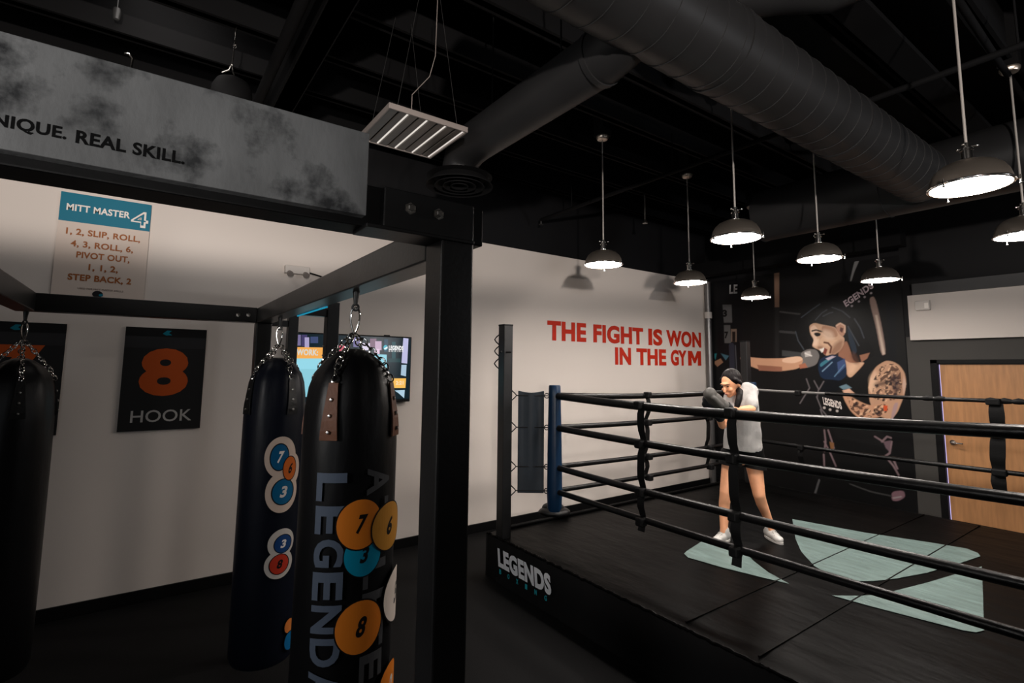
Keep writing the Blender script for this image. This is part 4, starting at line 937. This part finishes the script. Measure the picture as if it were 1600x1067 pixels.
# ------------------------------------------------------------------ the woman in the ring
DW = 4.86
def J(px, py, toward=0.): return dep(px, py, DW-toward)
def blend(mb, name, m, parent, vox=.009, smooth=6, label=None):   # melt overlapping solids into one skin
    me = bpy.data.meshes.new('tmp'); mb.bm.to_mesh(me); mb.bm.free()
    o = bpy.data.objects.new('tmp', me); COL.objects.link(o)
    r = o.modifiers.new('r', 'REMESH'); r.mode = 'VOXEL'; r.voxel_size = vox
    s = o.modifiers.new('s', 'SMOOTH'); s.factor = .5; s.iterations = smooth
    bpy.context.view_layer.update()
    m2 = bpy.data.meshes.new_from_object(o.evaluated_get(bpy.context.evaluated_depsgraph_get()))
    bpy.data.objects.remove(o); bpy.data.meshes.remove(me)
    m2.name = name; o0 = wloc(parent)
    for v in m2.vertices: v.co -= o0
    for p_ in m2.polygons: p_.use_smooth = True
    m2.materials.clear(); m2.materials.append(m); q_ = bpy.data.objects.new(name, m2); COL.objects.link(q_); q_.parent = parent
    if label: q_['label'] = label
    return q_
fl, fr_ = on(1131, 842, 2, ZP+.02), on(1205, 838, 2, ZP+.02)
W = thing('person', 'person in white T-shirt and black shorts in boxing guard inside the ring', 'person', ((fl.x+fr_.x)/2, (fl.y+fr_.y)/2, ZP))
cam_dir = V((.811, -.585, 0)); rt = V((.585, .811, 0)); upv = V((0, 0, 1))
head = J(1142, 599, .14)
fdir = (cam_dir*.46-rt*.82-upv*.40).normalized(); fside = fdir.cross(upv).normalized(); fup = fside.cross(fdir).normalized()
HB = M((fside, fdir, fup)).transposed()
def hp_(s_, f_, u_): return head+(fside*s_+fdir*f_+fup*u_)*1.08
hipL, hipR = J(1143, 712, 0), J(1176, 714, 0)
knL, anL = J(1134, 769, .10), J(1131, 829, .0)
knR, anR = J(1186, 773, .10), J(1203, 818, .0)
anL = dep(1131, 829, (fl-EYE).dot(FW)+.01); anR = dep(1203, 817, (fr_-EYE).dot(FW)+.02)
chest = J(1158, 638, .06); shR = J(1171, 612, .04); shL = J(1143, 622, .06); neck0 = J(1157, 622, .06)
elR, wrR = J(1174, 639, .2), J(1143, 641, .30)
elL, wrL = J(1129, 664, .16), J(1121, 646, .26)
b = MB()
b.ell(head+fup*.018-fdir*.012, (.073, .096, .098), HB, 18); b.ell(hp_(0, .035, -.045), (.050, .052, .062), HB, 16); b.ell(hp_(0, .062, -.083), (.026, .024, .022), HB, 10)
b.cap(hp_(0, .082, .005), hp_(0, .104, -.030), .009, .014, 10); b.ell(hp_(0, .079, .028), (.048, .014, .012), HB, 10)
for s_ in (-1, 1): b.ell(hp_(s_*.034, .066, -.028), (.02, .02, .018), HB, 10); b.ell(hp_(s_*.071, -.012, -.012), (.01, .02, .03), HB, 10)
b.ell(hp_(0, .080, -.058), (.022, .014, .012), HB, 10)
b.cap(head-fdir*.03-fup*.05, neck0, .046, .054, 16); b.cap(neck0, chest, .07, .11, 18)
b.cap(shL, shR, .055, .058, 16); b.cap(chest, J(1160, 690, -.01), .118, .092, 20); b.cap(hipL, hipR, .082, .084, 18); b.cap(J(1160, 690, -.01), J(1160, 708, -.01), .092, .092, 18)
b.cap(shR, elR, .047, .038, 14); b.cap(elR, wrR, .039, .027, 14); b.cap(shL, elL, .046, .037, 14); b.cap(elL, wrL, .038, .027, 14)
for h_, k_, a_ in ((hipL, knL, anL), (hipR, knR, anR)):
    b.cap(h_, k_, .082, .054, 18); m0 = k_.lerp(a_, .32)-cam_dir*.018; b.cap(k_, m0, .052, .05, 16); b.cap(m0, a_, .05, .033, 16); b.cap(a_, V((a_.x, a_.y, ZP+.05)), .034, .036, 12)
blend(b, 'body', SKIN, W, .0075, 5)
# face details
for s_ in (-1, 1):
    MB().ell(hp_(s_*.031, .083, .008), (.013, .006, .006), HB, 10).build('eye', EYEM, W, smooth=True)
    MB().tube([hp_(s_*.014, .091, .022), hp_(s_*.032, .086, .027), hp_(s_*.048, .074, .022)], [.003, .0038, .0025], 8).build('eyebrow', HAIRM, W, smooth=True)
MB().ell(hp_(0, .094, -.058), (.020, .006, .006), HB, 10).build('lips', LIPM, W, smooth=True)
# hair: close cap, bun line and braid
h = MB(); h.ell(head+fup*.036-fdir*.028, (.083, .098, .095), HB, 20); h.ell(head-fdir*.075-fup*.005, (.062, .05, .066), HB, 16)
for s_ in (-1, 1): h.cap(hp_(s_*.066, .02, .045), hp_(s_*.074, -.025, -.005), .018, .02, 10)
hb = blend(h, 'hair', HAIRM, W, .008, 4)
br_pts = [hp_(.06, -.075, -.03), J(1156, 612, .2), J(1155, 622, .25), J(1152, 632, .27), J(1150, 642, .27)]
MB().tube(br_pts, [.03, .03, .028, .026, .016], 12).build('braid', HAIRM, W, smooth='auto')
# t-shirt
def trim(o, p_, below):                         # cut a garment off cleanly at its hem
    bm = bmesh.new(); bm.from_mesh(o.data); q_ = V(p_)-wloc(W)
    bmesh.ops.bisect_plane(bm, geom=bm.verts[:]+bm.edges[:]+bm.faces[:], plane_co=q_, plane_no=below, clear_outer=True)
    bm.to_mesh(o.data); bm.free()
    so = o.modifiers.new('thickness', 'SOLIDIFY'); so.thickness = .006
s = MB()
s.cap(J(1151, 640, .05), J(1149, 706, .02), .108, .104, 20); s.cap(J(1166, 636, .04), J(1172, 708, .0), .112, .112, 20); s.cap(J(1158, 640, .08), J(1161, 706, .03), .118, .112, 20)
s.cap(shL, shR, .074, .078, 18); s.cap(J(1152, 628, .08), J(1167, 608, .06), .075, .066, 16); s.cap(shR, shR.lerp(elR, .72), .074, .066, 16); s.cap(shL, shL.lerp(elL, .55), .07, .062, 16)
sm = blend(s, 'shirt', SHIRT, W, .009, 4)
for v in sm.data.vertices:
    q_ = v.co; v.co += V((noise.noise(q_*11), noise.noise(q_*11+V((5, 0, 0))), 0))*.009
trim(sm, J(1162, 703, 0), (rt*-.10-upv).normalized())
# shorts
s = MB(); s.cap(J(1150, 702, 0), J(1172, 704, 0), .116, .12, 20); s.cap(hipL, hipL.lerp(knL, .4), .106, .1, 18); s.cap(hipR, hipR.lerp(knR, .45), .108, .104, 18)
sh_ = blend(s, 'shorts', SHORTS, W, .009, 4); trim(sh_, J(1160, 728, 0), (rt*-.12-upv).normalized())
# shoes
def shoe(an, heading):
    hd = V(heading).normalized(); sd_ = V((-hd.y, hd.x, 0)); c_ = V((an.x, an.y, ZP)); Q = M((hd, sd_, upv)).transposed()
    k = MB(); k.ell(c_-hd*.03+upv*.045, (.06, .040, .045), Q, 14); k.ell(c_+hd*.06+upv*.038, (.085, .044, .038), Q, 14); k.ell(c_+hd*.12+upv*.032, (.055, .044, .032), Q, 14); k.cap(c_+upv*.05-hd*.01, c_+upv*.095-hd*.012, .045, .042, 12)
    for v in k.bm.verts: v.co.z = max(v.co.z, ZP+.003)
    o_ = blend(k, 'shoe', SHOE, W, .008, 3)
    ot = [c_+hd*(.05+.135*math.cos(t_))+sd_*(.047*math.sin(t_)) for t_ in [2*PI*i/28 for i in range(28)]]
    MB().prism([V((p_.x, p_.y, ZP+.001)) for p_ in ot], (0, 0, .016)).build('sole', SHOE, o_)
    for i in range(4):
        p_ = c_+hd*(.05+.018*i)+upv*(.082-.006*i); MB().tube([p_-sd_*.022, p_+upv*.004, p_+sd_*.022], .0035, 6).build('lace', SHOE, o_)
shoe(anL, cam_dir*.6-rt*.75); shoe(anR, cam_dir*.95+rt*.08)
# boxing gloves held up in front of the face
def glove(wr, tip, side, m1, thumb_side, label):
    wr, tip = V(wr), V(tip); d_ = (tip-wr).normalized(); s_ = V(side); s_ = (s_-d_*s_.dot(d_)).normalized(); t_ = d_.cross(s_); Q = M((s_, d_, t_)).transposed(); L_ = (tip-wr).length
    k = MB(); k.cap(wr-d_*.01, wr+d_*.06, .046, .05, 16); k.ell(wr+d_*(L_*.58), (.07, L_*.42, .058), Q, 18); k.ell(wr+d_*(L_*.82)+t_*.012, (.066, .055, .058), Q, 16)
    k.cap(wr+d_*(L_*.36)+s_*thumb_side*.055, wr+d_*(L_*.74)+s_*thumb_side*.064+t_*.018, .027, .022, 12)
    g_ = blend(k, 'boxing_glove', m1, W, .008, 4, label)
    MB().tube([wr+d_*.0, wr+d_*.035], [.052, .055], 22).build('cuff', GLOVEM, g_, smooth='auto')
    MB().obox(wr+d_*.02-t_*.054, s_*.018, d_*.012, t_*.003).build('cuff_patch', WHITEPL, g_, bevel=.002)
glove(J(1139, 640, .33), J(1101, 612, .33), rt*.6-upv*.7+cam_dir*.4, GLOVEG, 1, 'grey glove held foremost')
glove(J(1124, 650, .26), J(1106, 618, .24), rt+upv*.2, GLOVEM, -1, 'black glove held behind the grey one')

# ------------------------------------------------------------------ lights
def area(name, loc, target, size, power, rgb, sy=None, spread=PI):
    l = bpy.data.lights.new(name, 'AREA'); l.energy = power; l.color = rgb; l.size = size; l.spread = spread
    if sy: l.shape = 'RECTANGLE'; l.size_y = sy
    o = bpy.data.objects.new(name, l); COL.objects.link(o); o.location = loc
    o.rotation_euler = (V(target)-V(loc)).to_track_quat('-Z', 'Y').to_euler(); return o
def spot(name, loc, target, power, rgb, ang, blend_, rad):
    l = bpy.data.lights.new(name, 'SPOT'); l.energy = power; l.color = rgb; l.spot_size = ang; l.spot_blend = blend_; l.shadow_soft_size = rad
    o = bpy.data.objects.new(name, l); COL.objects.link(o); o.location = loc
    o.rotation_euler = (V(target)-V(loc)).to_track_quat('-Z', 'Y').to_euler(); return o
WARM = (1., .9, .82)
spot('up_light', (2.3, -.8, 2.5), (2.3, -.8, 9), 1330, WARM, math.radians(177), .05, .07)
spot('far_lamp', (2., -.95, 2.0), (-5.44, 6.0, 1.3), 420, WARM, .50, .35, .05)
area('panel_over_bags', (-3.9, -.1, 4.15), (-5.4, .3, 3.0), .6, 7, (1., .93, .88), 1.6)
area('storefront', (.6, -4.2, 2.0), (-2., 3, 1.4), 2.2, 16, (.86, .93, 1.), 1.6)
spot('low_front', (3., -1.2, 1.3), (-1.22, -.15, 2.58), 420, (1., .96, .92), .34, .7, .25)  # unseen spot added to brighten the grey sign
area('rack_fill', (-1.3, -3.2, 2.6), (-2.5, 4, 1.6), .8, 11, (1., .96, .92), spread=math.radians(64))  # unseen fill added to lift the rack, bag and skirt fronts
area('ceiling_fill', (3.6, 5.4, 2.5), (-1.6, 5., 4.5), .8, 26, (.96, .97, 1.), spread=math.radians(100))  # unseen fill added to bring up the dark joists and ducts
wd = bpy.data.worlds.new('world'); SC.world = wd; wd.use_nodes = True
wd.node_tree.nodes['Background'].inputs[0].default_value = (.5, .55, .6, 1); wd.node_tree.nodes['Background'].inputs[1].default_value = .02
vs_ = SC.view_settings; vs_.view_transform = 'Standard'; vs_.look = 'None'; vs_.gamma = 1; vs_.exposure = 0; vs_.use_curve_mapping = False
